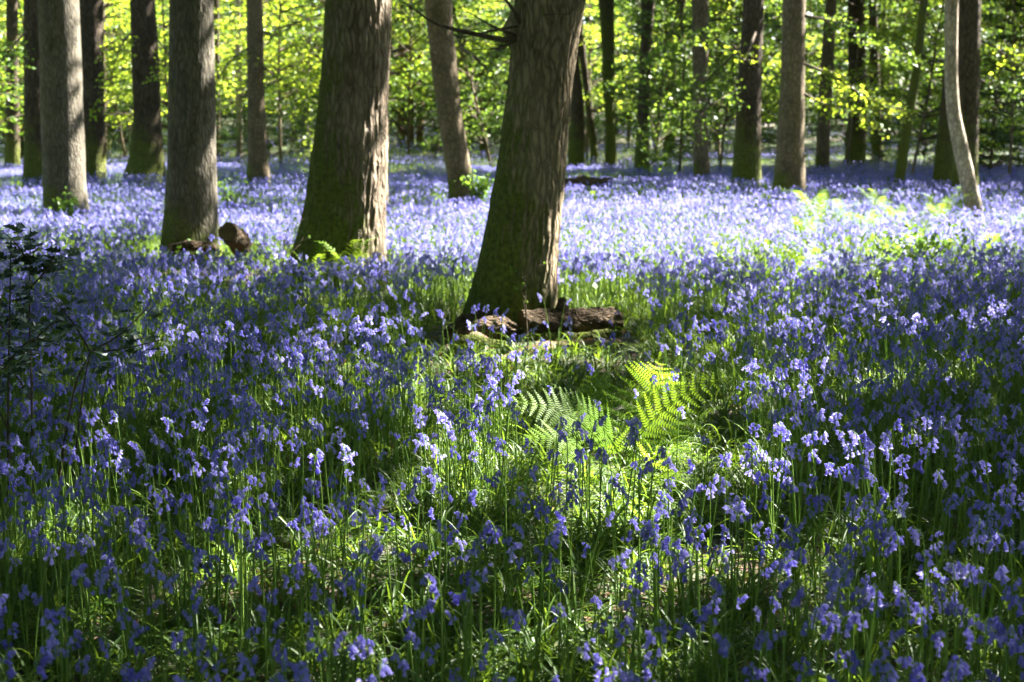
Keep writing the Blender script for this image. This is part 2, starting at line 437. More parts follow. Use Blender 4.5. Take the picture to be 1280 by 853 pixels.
OAK = tree_px('oak_tree', [(0, 645, 733), (50, 641, 724), (100, 638, 716), (200, 624, 705), (300, 606, 698), (360, 592, 692), (395, 583, 688), (408, 578, 688)], BARK_OAK,
    'leaning oak with ridged brown bark and a log pile at its foot', vis=.04, seg=240, dz=.022, furrow=.014, seed=3, flare=.42, lump=.035)
MOSSY = tree_px('oak_tree', [(0, 408, 488), (60, 405, 487), (150, 397, 484), (200, 391, 483), (250, 383, 481), (290, 374, 480), (320, 366, 480), (332, 362, 481)], BARK_MOSS,
    'stout oak with its flared base covered in green moss', vis=.2, seg=240, dz=.022, furrow=.017, seed=8, flare=.3, lump=.03)
GREY = tree_px('oak_tree', [(0, 213, 266), (100, 212, 268), (200, 210, 270), (260, 207, 271), (300, 203, 273)], BARK_GREY,
    'straight grey trunk with a low brown stump beside its right foot', seg=180, dz=.03, furrow=.008, seed=14, flare=.38, lump=.02)
tree_px('oak_tree', [(0, 48, 98), (80, 51, 101), (150, 52, 104), (220, 54, 106), (262, 55, 109)], BARK_GREY,
    'pale grey trunk with its right half in sun, near the left edge', seed=21, seg=44, dz=.07, lump=.02)
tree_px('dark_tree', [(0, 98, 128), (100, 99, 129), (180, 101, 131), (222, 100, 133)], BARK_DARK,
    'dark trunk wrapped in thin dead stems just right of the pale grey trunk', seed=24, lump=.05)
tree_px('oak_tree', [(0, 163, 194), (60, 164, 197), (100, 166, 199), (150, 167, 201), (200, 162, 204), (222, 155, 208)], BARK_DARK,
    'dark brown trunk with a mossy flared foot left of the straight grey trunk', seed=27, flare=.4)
tree_px('beech_tree', [(0, 308, 328), (100, 309, 330), (180, 310, 333), (226, 309, 338)], BARK_SMOOTH,
    'slim straight brown trunk standing between the grey and the mossy trunks', seed=30, lump=.015)
tree_px('oak_tree', [(0, 530, 565), (50, 536, 568), (100, 541, 573), (150, 548, 579), (200, 556, 587), (235, 561, 593), (252, 562, 598)], BARK_SMOOTH,
    'grey trunk leaning left at the top, pale shrub at its foot, behind the leaning oak', seed=33, lump=.025)
tree_px('beech_tree', [(0, 929, 955), (100, 923, 952), (180, 918, 951), (232, 914, 951)], BARK_DARK,
    'dark straight trunk left of its paler twin on the right', seed=36, lump=.015)
tree_px('beech_tree', [(0, 978, 1007), (100, 976, 1006), (180, 971, 1005), (240, 967, 1007)], BARK_SMOOTH,
    'smooth light brown straight trunk with a small fern at its foot', seed=39, lump=.012)
tree_px('curved_tree', [(0, 1181, 1198), (50, 1181, 1197), (100, 1181, 1197), (140, 1183, 1200), (170, 1188, 1207), (200, 1194, 1214), (240, 1203, 1223), (264, 1208, 1230)], BARK_PALE,
    'slender pale tree with a curved trunk brightly lit along its right edge', seed=42, lump=.012, top=11, flare=.2)
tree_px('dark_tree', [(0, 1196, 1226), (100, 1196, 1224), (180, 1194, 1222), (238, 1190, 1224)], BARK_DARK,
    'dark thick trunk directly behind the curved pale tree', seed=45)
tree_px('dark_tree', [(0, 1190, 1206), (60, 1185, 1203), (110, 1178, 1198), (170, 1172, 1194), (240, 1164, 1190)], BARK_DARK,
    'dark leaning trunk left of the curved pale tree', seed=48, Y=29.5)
tree_px('slim_tree', [(0, 1150, 1160), (90, 1140, 1151), (160, 1128, 1140), (232, 1116, 1130)], BARK_IVY,
    'thin dark leaning trunk standing in the shade left of the curved tree', seed=51, top=12, flare=.2)
tree_px('slim_tree', [(0, 1032, 1046), (80, 1026, 1042), (150, 1022, 1038), (210, 1019, 1037)], BARK_SMOOTH,
    'slim brown trunk right of the smooth light brown trunk', seed=54, flare=.2)
tree_px('ivy_tree', [(0, 748, 768), (60, 752, 768), (100, 753, 768), (160, 757, 769), (205, 756, 772)], BARK_IVY,
    'slender grey green trunk right of the leaning oak', seed=57, flare=.2)
tree_px('ivy_tree', [(0, 802, 819), (80, 799, 813), (150, 796, 811), (212, 792, 812)], BARK_DARK,
    'dark slender trunk near the middle of the right half', seed=60, flare=.2)
tree_px('slim_tree', [(0, 864, 886), (100, 866, 885), (170, 868, 885), (222, 866, 888)], BARK_SMOOTH,
    'brown trunk half hidden by leaves left of the dark straight trunk', seed=63, flare=.2)
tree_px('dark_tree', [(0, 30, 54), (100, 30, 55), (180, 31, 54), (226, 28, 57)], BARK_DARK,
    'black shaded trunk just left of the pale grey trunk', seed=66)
tree_px('slim_tree', [(30, 294, 301), (100, 294, 302), (150, 295, 303), (198, 295, 303)], BARK_PALE,
    'very thin pale sapling trunk left of the slim brown trunk', seed=69, top=9, flare=.1, shade_crown=False)
for k, (x0, x1, nm) in enumerate([(497, 506, 'leftmost'), (509, 517, 'middle'), (521, 529, 'rightmost')]):
    tree_px('pine_tree', [(0, x0, x1), (100, x0, x1), (190, x0 - 1, x1 + 1)], BARK_RED,
        f'thin reddish trunk, {nm} of three right of the mossy oak', Y=62, seed=72 + k, flare=.1, shade_crown=k == 1, group='thin reddish trunks in the distance', limbs=False)
tree_px('slim_tree', [(0, 1086, 1096), (60, 1086, 1098), (120, 1088, 1101), (195, 1090, 1104)], BARK_DARK,
    'dark thin distant trunk left of the thin leaning trunk', Y=52, seed=78, flare=.1)
tree_px('slim_tree', [(0, 266, 274), (100, 267, 275), (190, 266, 276)], BARK_DARK,
    'thin dark trunk just right of the straight grey trunk', Y=50, seed=80, flare=.1, shade_crown=False)
tree_px('slim_tree', [(0, 8, 22), (100, 8, 23), (200, 6, 25)], BARK_DARK,
    'dark slim trunk at the far left edge of the wood', Y=44, seed=83, flare=.2)
tree_px('sapling', [(150, 476, 484), (200, 476, 484), (256, 475, 486)], BARK_PALE,
    'pale sunlit trunk showing at the right edge of the mossy oak', Y=23, seed=85, flare=.1, top=10, shade_crown=False)
tree_px('slim_tree', [(0, 846, 858), (60, 835, 848), (110, 832, 845), (200, 828, 844)], BARK_DARK,
    'dark forked distant trunk left of the half hidden brown trunk', Y=56, seed=87, flare=.1)
tree_px('slim_tree', [(60, 722, 732), (130, 732, 740), (195, 738, 748)], BARK_DARK,
    'short black leaning stem just right of the leaning oak', Y=50, seed=89, flare=.1, top=8, shade_crown=False)
tree_px('slim_tree', [(0, 668, 680), (100, 590, 600), (190, 600, 611)], BARK_DARK,
    'thin dark stem seen between the leaning grey trunk and the leaning oak', Y=54, seed=91, flare=.1, top=9, shade_crown=False)

# trees added, mostly out of view, so their crowns shade the glade
for k, (x, y) in enumerate([(8.5, 10), (13, 15.5), (5.5, 2.5), (16, 7), (19, 20), (14, 28), (22, 32), (-10, 13), (-8.5, 3), (2.5, -5), (-4, -6), (24, 44), (11, 46), (-12, 40), (2, 45), (28, 56), (16, 62), (-2, 62), (-16, 56), (-18, 30), (31, 38), (38, 60), (30, 74), (12, 78), (-6, 80), (-22, 12), (-20, 22), (-32, 26), (-34, 8), (-12, -8), (-24, -10), (6, -16), (-8, -20), (20, -6), (32, 6), (34, 22), (30, -18)]):
    zb = gz(x, y)
    inside = abs(x) < .36 * y + 1 and y > 0
    if inside and y < 42: continue
    root = empty('oak_tree', (x, y, zb), 'tall oak standing among the far foliage' if inside else 'tall oak added outside the view to shade the glade', 'tree', 'far oaks' if inside else 'oaks added outside the view for shade')
    z = np.array([0., 2, 4]); xx = np.array([x, x + .05, x + rng.uniform(-.2, .2)]); rr = np.array([.36, .3, .28]) * rng.uniform(.7, 1.1)
    me, centre = make_trunk_mesh('trunk', z, xx, rr, x, random.choice([BARK_DARK, BARK_SMOOTH, BARK_GREY]), 15, 20, 200 + k, .35, .03, .5, .25)
    link('trunk', me, root)
    link('limbs', limbs_mesh('limbs', centre, 15, BARK_DARK, 300 + k), root)
    TREES.append((root, x, y))

def build_shade_canopy():
    txy = np.array([(t[1], t[2]) for t in TREES])
    H0, H1 = 8.5, 17.0
    def region(x0, x1, y0, y1, dens, size):
        n = int((x1 - x0) * (y1 - y0) * dens)
        g = np.stack([rng.uniform(x0, x1, n), rng.uniform(y0, y1, n)], 1)
        keep = ~is_gap(g[:, 0], g[:, 1])  # unseen crown leaves are left out wherever the ground should be sunlit
        g = g[keep]
        z = rng.uniform(H0, H1, len(g))
        s = z / SUN.z
        c = np.stack([g[:, 0] + SUN.x * s, g[:, 1] + SUN.y * s, z], 1)
        return c, size * rng.uniform(.7, 1.3, len(c))
    parts = [region(-14, 14, -3, 44, 320, .23), region(-45, 45, 44, 100, 22, .42), region(-50, -14, -3, 44, 36, .45), region(14, 30, -3, 44, 36, .45), region(-45, 30, -35, -3, 32, .5)]
    c = np.concatenate([p[0] for p in parts]); s = np.concatenate([p[1] for p in parts])
    d = np.full(len(c), 1e9); who = np.zeros(len(c), int)
    for i, t in enumerate(txy):
        q = (c[:, 0] - t[0]) ** 2 + (c[:, 1] - t[1]) ** 2
        m = q < d; d[m] = q[m]; who[m] = i
    ok = d < 220
    for i, t in enumerate(TREES):
        m = ok & (who == i)
        if m.sum() < 30: continue
        loc = np.array(t[0].location)
        me = quads_mesh('shade_crown', leaf_quads(c[m] - loc, s[m], flat=.45, asp=.8), 4, SHADE_CANOPY)
        link('shade_crown', me, t[0])
build_shade_canopy()

# ------------------------------------------------------------------ young leafy trees of the understorey
def crown_variant(seed, Rad, z0, z1, nl, leaf, mat, tw=11, lv=15, up=.12):
    rs = np.random.default_rng(seed)
    C, S = [], []; mb = MB()
    tilt = rs.uniform(-.05, .05, 2)
    tp = interp([(0, 0, -.2), (tilt[0] * 2, tilt[1] * 2, z1 * .35), (tilt[0] * 5 + rs.uniform(-.2, .2), tilt[1] * 5, z1 * .7), (tilt[0] * 8, tilt[1] * 8, z1)], 14)
    tr = list(np.linspace(.05, .012, 14))
    trunk = tube(tp, tr, 10)
    for k in range(nl):
        t = rs.uniform(0, 1) ** .9; h = z0 + (z1 - z0) * t
        p0 = tp[min(13, int(h / z1 * 13))]; p0 = Vector((p0.x, p0.y, h))
        az = k * 2.399 + rs.uniform(-.4, .4)
        L = Rad * (1 - .55 * t) * rs.uniform(.6, 1.1)
        d = Vector((math.cos(az), math.sin(az), 0))
        pts = interp([p0, p0 + d * L * .35 + Vector((0, 0, up * L)), p0 + d * L * .75 + Vector((0, 0, up * L * 1.2)), p0 + d * L + Vector((0, 0, up * L * .6))], 9)
        tube(pts, list(np.linspace(.03, .005, 9)), 4, mb=mb, cap=False)
        side = Vector((-d.y, d.x, 0))
        for q in range(tw):
            u = .25 + .75 * q / (tw - 1); a = pts[min(8, int(u * 8))]
            sg = 1 if q % 2 else -1
            tl = L * .38 * (1.15 - u) * rs.uniform(.7, 1.2) + .22
            td = (d * rs.uniform(.5, .9) + side * sg * rs.uniform(.6, 1) + Vector((0, 0, rs.uniform(-.16, .1)))).normalized()
            n = max(4, int(lv * tl / .9))
            s = np.linspace(.1, 1, n)
            base = np.array(a)[None] + np.array(td)[None] * (s * tl)[:, None]
            perp = np.array((-td.y, td.x, 0))[None] * (rs.choice([-1, 1], n) * leaf * rs.uniform(.3, .9, n))[:, None]
            base = base + perp; base[:, 2] += rs.normal(0, .03, n) - .12 * s * s * tl
            C.append(base); S.append(leaf * rs.uniform(.75, 1.25, n))
    c = np.concatenate(C); s = np.concatenate(S)
    me = quads_mesh('foliage', leaf_quads(c, s, flat=.72, asp=.72, rs=rs), 4, mat)
    return trunk.mesh('trunk', BARK_SMOOTH), mb.mesh('branches', TWIG), me

VAR = {
 'beech': [crown_variant(1, 3.2, .9, 7.5, 46, .095, BEECH), crown_variant(2, 2.8, 1.3, 8.5, 44, .09, BEECH)],
 'hazel': [crown_variant(3, 2.6, .4, 6.5, 46, .10, MIDLEAF, up=.3), crown_variant(4, 3.4, 1.6, 9, 50, .10, MIDLEAF)],
 'yew': [crown_variant(5, 2.2, .2, 6, 60, .085, DARKLEAF, tw=14, lv=20), crown_variant(6, 2.8, .1, 4.5, 50, .09, DARKLEAF, tw=13, lv=18, up=.25)],
}
NAMES = {'beech': ('beech_sapling', 'bright yellow green leafy young beech'), 'hazel': ('hazel_tree', 'mid green leafy young hazel'), 'yew': ('dark_shrub', 'dark green bushy shrub')}
def where(px):
    marks = [(-1e9, 'at the left edge of the wood'), (20, 'behind the pale grey trunk on the left'), (120, 'between the dark trunks on the left'), (215, 'behind the straight grey trunk'),
             (275, 'behind the slim brown trunk'), (345, 'left of the mossy oak'), (410, 'behind the mossy oak'), (490, 'between mossy oak and leaning grey trunk'), (570, 'left of the leaning oak'),
             (650, 'behind the leaning oak'), (735, 'right of the leaning oak'), (815, 'in the middle of the right half'), (905, 'behind the pair of straight trunks'), (1010, 'right of the light brown trunk'),
             (1100, 'left of the curved pale tree'), (1190, 'behind the curved pale tree'), (1235, 'at the right edge of the wood')]
    s = marks[0][1]
    for a, t in marks:
        if px >= a: s = t
    return s
def understorey(kind, px, Y, scale=1.0, i=0, far=''):
    p, _ = at(px, 156, Y)
    nm, lab = NAMES[kind]
    me_t, me_b, me_f = VAR[kind][i % 2]
    pl = where(px)
    pos = (p.x, Y, gz(p.x, Y))
    root = empty(nm, pos, f'{far}{lab} {pl}', 'shrub' if kind == 'yew' else 'tree', f'{lab}s {pl}')
    root.rotation_euler = (rng.normal(0, .09), rng.normal(0, .09), rng.uniform(0, 6.28)); root.scale = (scale,) * 3
    for n, m in (('trunk', me_t), ('branches', me_b), ('foliage', me_f)): link(n, m, root)
    return root
US = [('hazel', -40, 36, 1), ('yew', 15, 50, 1), ('beech', 60, 46, 1), ('beech', 130, 48, 1.05), ('beech', 215, 44, 1), ('hazel', 165, 58, 1.2), ('beech', 270, 50, 1.1), ('beech', 350, 46, 1.1),
      ('beech', 400, 54, 1.3), ('beech', 330, 60, 1.3), ('yew', 90, 62, 1.1), ('yew', 230, 64, 1.1), ('yew', 370, 66, 1.2), ('hazel', 440, 50, 1.0), ('hazel', 510, 52, 1), ('yew', 600, 62, 1.2), ('hazel', 615, 46, .95),
      ('beech', 560, 60, 1.2), ('hazel', 680, 56, 1.1), ('beech', 735, 52, 1), ('hazel', 785, 62, 1.2), ('hazel', 850, 37, .85), ('hazel', 820, 46, 1), ('yew', 770, 70, 1.3), ('hazel', 900, 50, 1.1), ('beech', 900, 40, .8),
      ('beech', 1000, 56, 1.1), ('beech', 1060, 44, 1), ('hazel', 1120, 48, 1.1), ('hazel', 1080, 62, 1.2), ('beech', 1140, 35, .85), ('hazel', 1180, 52, 1.2), ('yew', 1240, 38, 1), ('beech', 1265, 33, .8), ('yew', 1290, 46, 1.2), ('yew', 960, 72, 1.3), ('hazel', 1330, 40, 1)]
for i, (k, px, Y, s) in enumerate(US): understorey(k, px, Y, s, i)
for i in range(30):
    px = -120 + 1520 * (i + .5) / 30 + rng.uniform(-20, 20)
    understorey(['beech', 'hazel', 'hazel', 'yew'][i % 4], px, rng.uniform(74, 112), rng.uniform(1.6, 2.3), i // 4, 'distant ')
for i in range(34):
    px = -60 + 1400 * (i + .5) / 34 + rng.uniform(-18, 18)
    understorey(('beech' if px < 430 else ['hazel', 'beech', 'hazel'][i % 3] if px < 700 else ['hazel', 'yew', 'hazel', 'beech'][i % 4]), px, rng.uniform(50, 72), rng.uniform(1.0, 1.5), i // 3)  # brighter and darker leaf kinds set by zone, imitating light and shade
for i in range(26):
    px = -60 + 1400 * (i + .5) / 26 + rng.uniform(-20, 20)
    understorey('yew', px, rng.uniform(62, 84), rng.uniform(.7, 1.15), i, 'low ')
for i, px in enumerate([115, 150, 190, 225, 262, 285, 335, 365, 395, 450, 540, 605, 625, 1060, 1105, 1150, 1230, 1255, 1280, 30, 10]):
    understorey('yew', px + rng.uniform(-8, 8), rng.uniform(47, 58), rng.uniform(.42, .66), i, 'small ')
for i in range(34):
    px = -40 + 1360 * (i + .5) / 34 + rng.uniform(-12, 12)
    if 760 < px < 830 or 1010 < px < 1190: continue
    understorey('yew', px, rng.uniform(54, 72), rng.uniform(.4, .62), i, 'small ')
for i, (x, y) in enumerate([(-14, 4), (-15, 10), (-14, 17), (-17, 24), (-19, 33), (-20, 42), (-9, -8), (-3, -10), (4, -10), (11, -9), (-16, -3), (25, -4), (27, 6), (29, 14), (30, 24), (33, 34), (17, -12), (-24, 14)]):  # unseen hazels added round the glade to block low sky light
    root = understorey('hazel', 640, 40, 2.0, i); root.location = (x, y, gz(x, y)); root['label'] = 'leafy hazel added outside the view to block sky light'; root['group'] = 'hazels added outside the view to block sky light'
def far_wood():
    n = 110000
    x = rng.uniform(-90, 90, n); y = rng.uniform(116, 150, n); z = rng.uniform(0, 26, n)
    # unseen leaf walls added beside and behind the viewer to cut sky light
    m_ = 90000; t_ = rng.uniform(0, 1, m_); w_ = rng.uniform(0, 9, m_); side = rng.choice(3, m_, p=[.36, .28, .36])
    rx = np.where(side == 0, -42 - w_, np.where(side == 1, -50 + 105 * t_, 50 + w_)); ry = np.where(side == 1, -32 - w_, -40 + 160 * t_)
    x = np.concatenate([x, rx]); y = np.concatenate([y, ry]); z = np.concatenate([z, rng.uniform(0, 26, m_)])
    top = 16 + 10 * vnoise(x * .12, y * .12, 77)
    m = z < top; c = np.stack([x, y, z + ground_z(x, y)], 1)[m]
    k = vnoise(c[:, 0] * .5, c[:, 2] * .5 + c[:, 1] * .3, 78) > .15
    c = c[k]
    me = quads_mesh('far_woodland', leaf_quads(c, rng.uniform(.5, .95, len(c)), flat=.4, asp=.75), 4, DARKLEAF)
    tag(link('far_woodland', me), 'far off mass of green woodland closing the view behind the trees, with foliage added outside the view to cut sky light', 'woodland', kind='stuff')
far_wood()

# leafy low boughs of the standing trees
def bough(tree, ctrl, n_tw, leaf, mat, seed, spread=.8):
    root, centre, bx, Y, base = tree; org = Vector((bx, Y, base)); rs = np.random.default_rng(seed); mb = MB(); C = []
    pts = interp([at(*q)[0] - org for q in ctrl], 20)
    tube(pts, list(np.linspace(.028, .004, 20)), 6, mb=mb)
    for q in range(n_tw):
        u = .18 + .82 * q / n_tw; a = pts[min(19, int(u * 19))]; t = (pts[min(19, int(u * 19) + 1)] - pts[max(0, int(u * 19) - 1)]).normalized()
        s = t.cross(Vector((0, 0, 1))).normalized() * (1 if q % 2 else -1)
        d = (t * rs.uniform(.3, 1) + s * rs.uniform(.4, 1) + Vector((0, 0, rs.uniform(-.45, .15)))).normalized(); L = spread * rs.uniform(.5, 1.1) * (1.15 - .5 * u)
        tw = interp([a, a + d * L * .5 + Vector((0, 0, .05)), a + d * L - Vector((0, 0, .14 * L))], 7)
        tube(tw, list(np.linspace(.006, .0015, 7)), 4, mb=mb, cap=False)
        for k in range(int(26 * L / .8)):
            i = rs.uniform(.1, 1) * 6; b = tw[int(i)].lerp(tw[min(6, int(i) + 1)], i - int(i))
            C.append(np.array(b) + rs.normal(0, 1, 3) * np.array((.09, .09, .03)))
    c = np.array(C)
    br = link('leafy_bough', mb.mesh('leafy_bough', TWIG), root)
    link('foliage', quads_mesh('foliage', leaf_quads(c, leaf * rs.uniform(.7, 1.25, len(c)), flat=.7, asp=.7, rs=rs), 4, mat), br)
BY = {r[0]['label']: r for r in PXTREES}
def tr(key): return next(v for k, v in BY.items() if key in k)
dk, lt, cv = tr('dark straight trunk left'), tr('smooth light brown straight'), tr('dark thick trunk directly')
bough(dk, [(925, 60, 29), (890, 95, 28.6), (840, 135, 28), (790, 180, 27.5)], 34, .085, MIDLEAF, 1, .95)
bough(dk, [(925, 30, 29), (880, 40, 28.4), (820, 70, 28), (770, 110, 27.6)], 30, .085, MIDLEAF, 2, .9)
bough(dk, [(945, 40, 29), (930, 75, 27.5), (915, 55, 26.5), (890, 60, 26)], 12, .08, BEECH, 3, .45)
bough(dk, [(925, 110, 29), (880, 140, 28), (845, 185, 27.6), (815, 205, 27.4)], 26, .085, MIDLEAF, 4, .8)
bough(lt, [(1006, 80, 26), (1040, 95, 25.5), (1090, 125, 25), (1135, 140, 24.6)], 24, .08, BEECH, 5, .7)
bough(lt, [(1006, 118, 26), (1030, 130, 25.6), (1065, 138, 25.2), (1100, 165, 25)], 18, .08, BEECH, 6, .6)
bough(lt, [(1006, 20, 26), (1050, 30, 25.6), (1100, 60, 25.2), (1150, 75, 25)], 24, .08, MIDLEAF, 7, .75)
bough(cv, [(1222, 50, 27.8), (1245, 60, 27), (1270, 80, 26.5), (1310, 95, 26)], 18, .085, BEECH, 8, .6)
bough(cv, [(1222, 100, 27.8), (1250, 108, 27), (1285, 112, 26.6), (1320, 130, 26.2)], 18, .085, MIDLEAF, 9, .7)
bough(tr('slim straight brown'), [(330, 85, 31.7), (360, 110, 31), (385, 160, 30.4), (398, 190, 30)], 22, .095, BEECH, 10, .7)
bough(tr('slim straight brown'), [(330, 40, 31.7), (365, 55, 31), (395, 95, 30.6), (420, 130, 30.3)], 22, .095, BEECH, 11, .8)
bough(tr('slim straight brown'), [(312, 60, 31.7), (290, 75, 31), (265, 110, 30.6), (245, 150, 30.3)], 20, .09, BEECH, 12, .8)
bough(tr('grey trunk leaning'), [(575, 60, 23.6), (600, 78, 23.2), (625, 110, 23), (645, 130, 22.8)], 14, .08, MIDLEAF, 13, .5)
bough(tr('mossy flared foot'), [(197, 50, 33), (212, 70, 32), (225, 110, 31.5), (240, 140, 31)], 18, .095, BEECH, 14, .7)
bough(tr('mossy flared foot'), [(165, 40, 33), (150, 60, 32), (138, 100, 31.5), (128, 140, 31)], 18, .095, BEECH, 15, .7)
bough(tr('black shaded'), [(32, 40, 31), (15, 60, 30.5), (-10, 90, 30), (-40, 110, 30)], 20, .09, MIDLEAF, 16, .8)

# ------------------------------------------------------------------ bluebells
def bell_mesh(seg=12, ln=.021, w=.0052, mb=None):
    mb = mb or MB()
    prof = [(0, .0012), (.1, .0036), (.35, w * .92), (.68, w), (.86, w * 1.25), (1.0, w * 2.0)] if seg > 6 else [(0, .0015), (.3, w), (.75, w * 1.05), (1, w * 1.8)]
    vs = []
    for k, (u, r) in enumerate(prof):
        for s in range(seg):
            th = 2 * math.pi * s / seg
            zz = -u * ln; rr = r
            if seg > 6 and k >= len(prof) - 2:
                if s % 2: rr *= .8 if k == len(prof) - 2 else .55; zz += .0 if k == len(prof) - 2 else .004
                elif k == len(prof) - 1: zz += .0022
            vs.append((rr * math.cos(th), rr * math.sin(th), zz))
    fs = [(k * seg + s, k * seg + (s + 1) % seg, (k + 1) * seg + (s + 1) % seg, (k + 1) * seg + s) for k in range(len(prof) - 1) for s in range(seg)]
    fs.append(tuple(range(seg)))
    mb.add(vs, fs)
    return mb
BELL_HI = bell_mesh(12); BELL_LO = bell_mesh(6)

def blade(mb, az, ln, w, lift, droop, rs, mi=0, base=(0, 0, 0), n=7, fold=.25):
    vs = []; d = np.array((math.cos(az), math.sin(az))); sd = np.array((-d[1], d[0]))
    x = z = 0.0; ang = lift; st = ln / n; tw = rs.uniform(-.6, .6)
    for i in range(n + 1):
        u = i / n
        ww = w * (1 - u ** 3) * (.6 + .4 * min(1, u * 4)) + .0004
        s3 = np.array((sd[0], sd[1], 0)) * math.cos(tw * u) + np.array((0, 0, 1)) * math.sin(tw * u)
        c = np.array((d[0] * x, d[1] * x, z)) + np.array(base)
        vs += [c - s3 * ww * .5 + (0, 0, ww * fold), c, c + s3 * ww * .5 + (0, 0, ww * fold)]
        x += st * math.cos(ang); z += st * math.sin(ang); ang -= droop / n * (.4 + 1.6 * u)
        if z < .006 and ang < 0: ang = 0.05
    fs = []
    for i in range(n):
        fs += [(i * 3, i * 3 + 1, i * 3 + 4, i * 3 + 3), (i * 3 + 1, i * 3 + 2, i * 3 + 5, i * 3 + 4)]
    mb.add(vs, fs, mi)

def bluebell_parts(seed, hi=True, nb=None, leaves=3):
    rs = np.random.default_rng(seed)
    h = rs.uniform(.46, .57); az = rs.uniform(0, 6.28); lean = rs.uniform(.0, .10)
    d = Vector((math.cos(az), math.sin(az), 0))
    bend = rs.uniform(.015, .055)
    pts = interp([(0, 0, -.02), d * lean * .25 * h + Vector((0, 0, h * .4)), d * lean * .7 * h + Vector((0, 0, h * .72)), d * (lean * h + bend * .3) + Vector((0, 0, h * .93)), d * (lean * h + bend * 1.1) + Vector((0, 0, h * .985))], 16 if hi else 8)
    n = len(pts)
    stem = tube(pts, list(np.linspace(.0036, .0014, n)), 6 if hi else 3, cap=False)
    nb = nb or int(rs.integers(6, 12)); bells = []
    for k in range(nb):
        u = .72 + .28 * (k / (nb - 1)) ** 1.05
        i = u * (n - 1); a = pts[int(i)].lerp(pts[min(n - 1, int(i) + 1)], i - int(i))
        a2 = az + rs.normal(0, .9)
        o = Vector((math.cos(a2), math.sin(a2), 0)); ped = rs.uniform(.009, .021) * (1.15 - .5 * (u - .72) / .28)
        top = a + o * ped + Vector((0, 0, .004))
        tube([a, a + o * ped * .6 + Vector((0, 0, .007)), top], [.0009, .0008, .0008], 4 if hi else 3, cap=False, mb=stem)
        tilt = rs.uniform(.05, .75) + (.5 if k > nb - 2 else 0)
        sz = rs.uniform(.95, 1.2) * (1 - .3 * (u - .72) / .28)
        M = Matrix.Translation(top) @ Matrix.Rotation(a2, 4, 'Z') @ Matrix.Rotation(-tilt, 4, 'Y') @ Matrix.Rotation(rs.uniform(0, 1), 4, 'Z') @ Matrix.Diagonal((sz, sz, sz, 1))
        bells.append(M)
    lv = MB()
    for k in range(leaves): blade(lv, rs.uniform(0, 6.28), rs.uniform(.2, .34), rs.uniform(.008, .013), rs.uniform(.7, 1.35), rs.uniform(.8, 2.0), rs, n=7 if hi else 4)
    return stem, bells, lv

HI = [bluebell_parts(100 + k) for k in range(9)] + [bluebell_parts(150 + k, nb=13) for k in range(3)]
stem_me = [p[0].mesh('stem', STEM) for p in HI]; leaf_me = [p[2].mesh('leaves', BLADE) for p in HI]
bell_me = BELL_HI.mesh('bell', PETAL); bell_pale = BELL_HI.mesh('bell', PALE)
spike_me = []
for p in HI:
    mb = MB()
    for M in p[1]: mb.merge(BELL_HI, M)
    spike_me.append(mb.mesh('flower_spike', PETAL))

store = bpy.data.collections.new('bluebell_kinds')      # plants that the drift repeats; not linked to the scene themselves
for k in range(10):
    stem, bells, lv = HI[k] if k < 6 else bluebell_parts(180 + k, hi=False, nb=9, leaves=2)
    mb = MB(); mb.merge(stem, mi=0); mb.merge(lv, mi=2)
    for M in bells: mb.merge(BELL_HI if k < 6 else BELL_LO, M, mi=1)
    o = bpy.data.objects.new(f'bluebell_kind.{k:03d}', mb.mesh('bluebell_kind', [STEM, PETAL, BLADE])); store.objects.link(o)
tufts = bpy.data.collections.new('leaf_tuft_kinds')
for k in range(8):
    rs = np.random.default_rng(400 + k); mb = MB()
    for q in range(13 if k < 5 else 9):
        blade(mb, rs.uniform(0, 6.28), rs.uniform(.14, .33), rs.uniform(.006, .013), rs.uniform(.25, 1.3), rs.uniform(.7, 2.3), rs, base=(rs.normal(0, .02), rs.normal(0, .02), -.01), n=7 if k < 5 else 4)
    o = bpy.data.objects.new(f'leaf_tuft_kind.{k:03d}', mb.mesh('leaf_tuft_kind', BLADE)); tufts.objects.link(o)

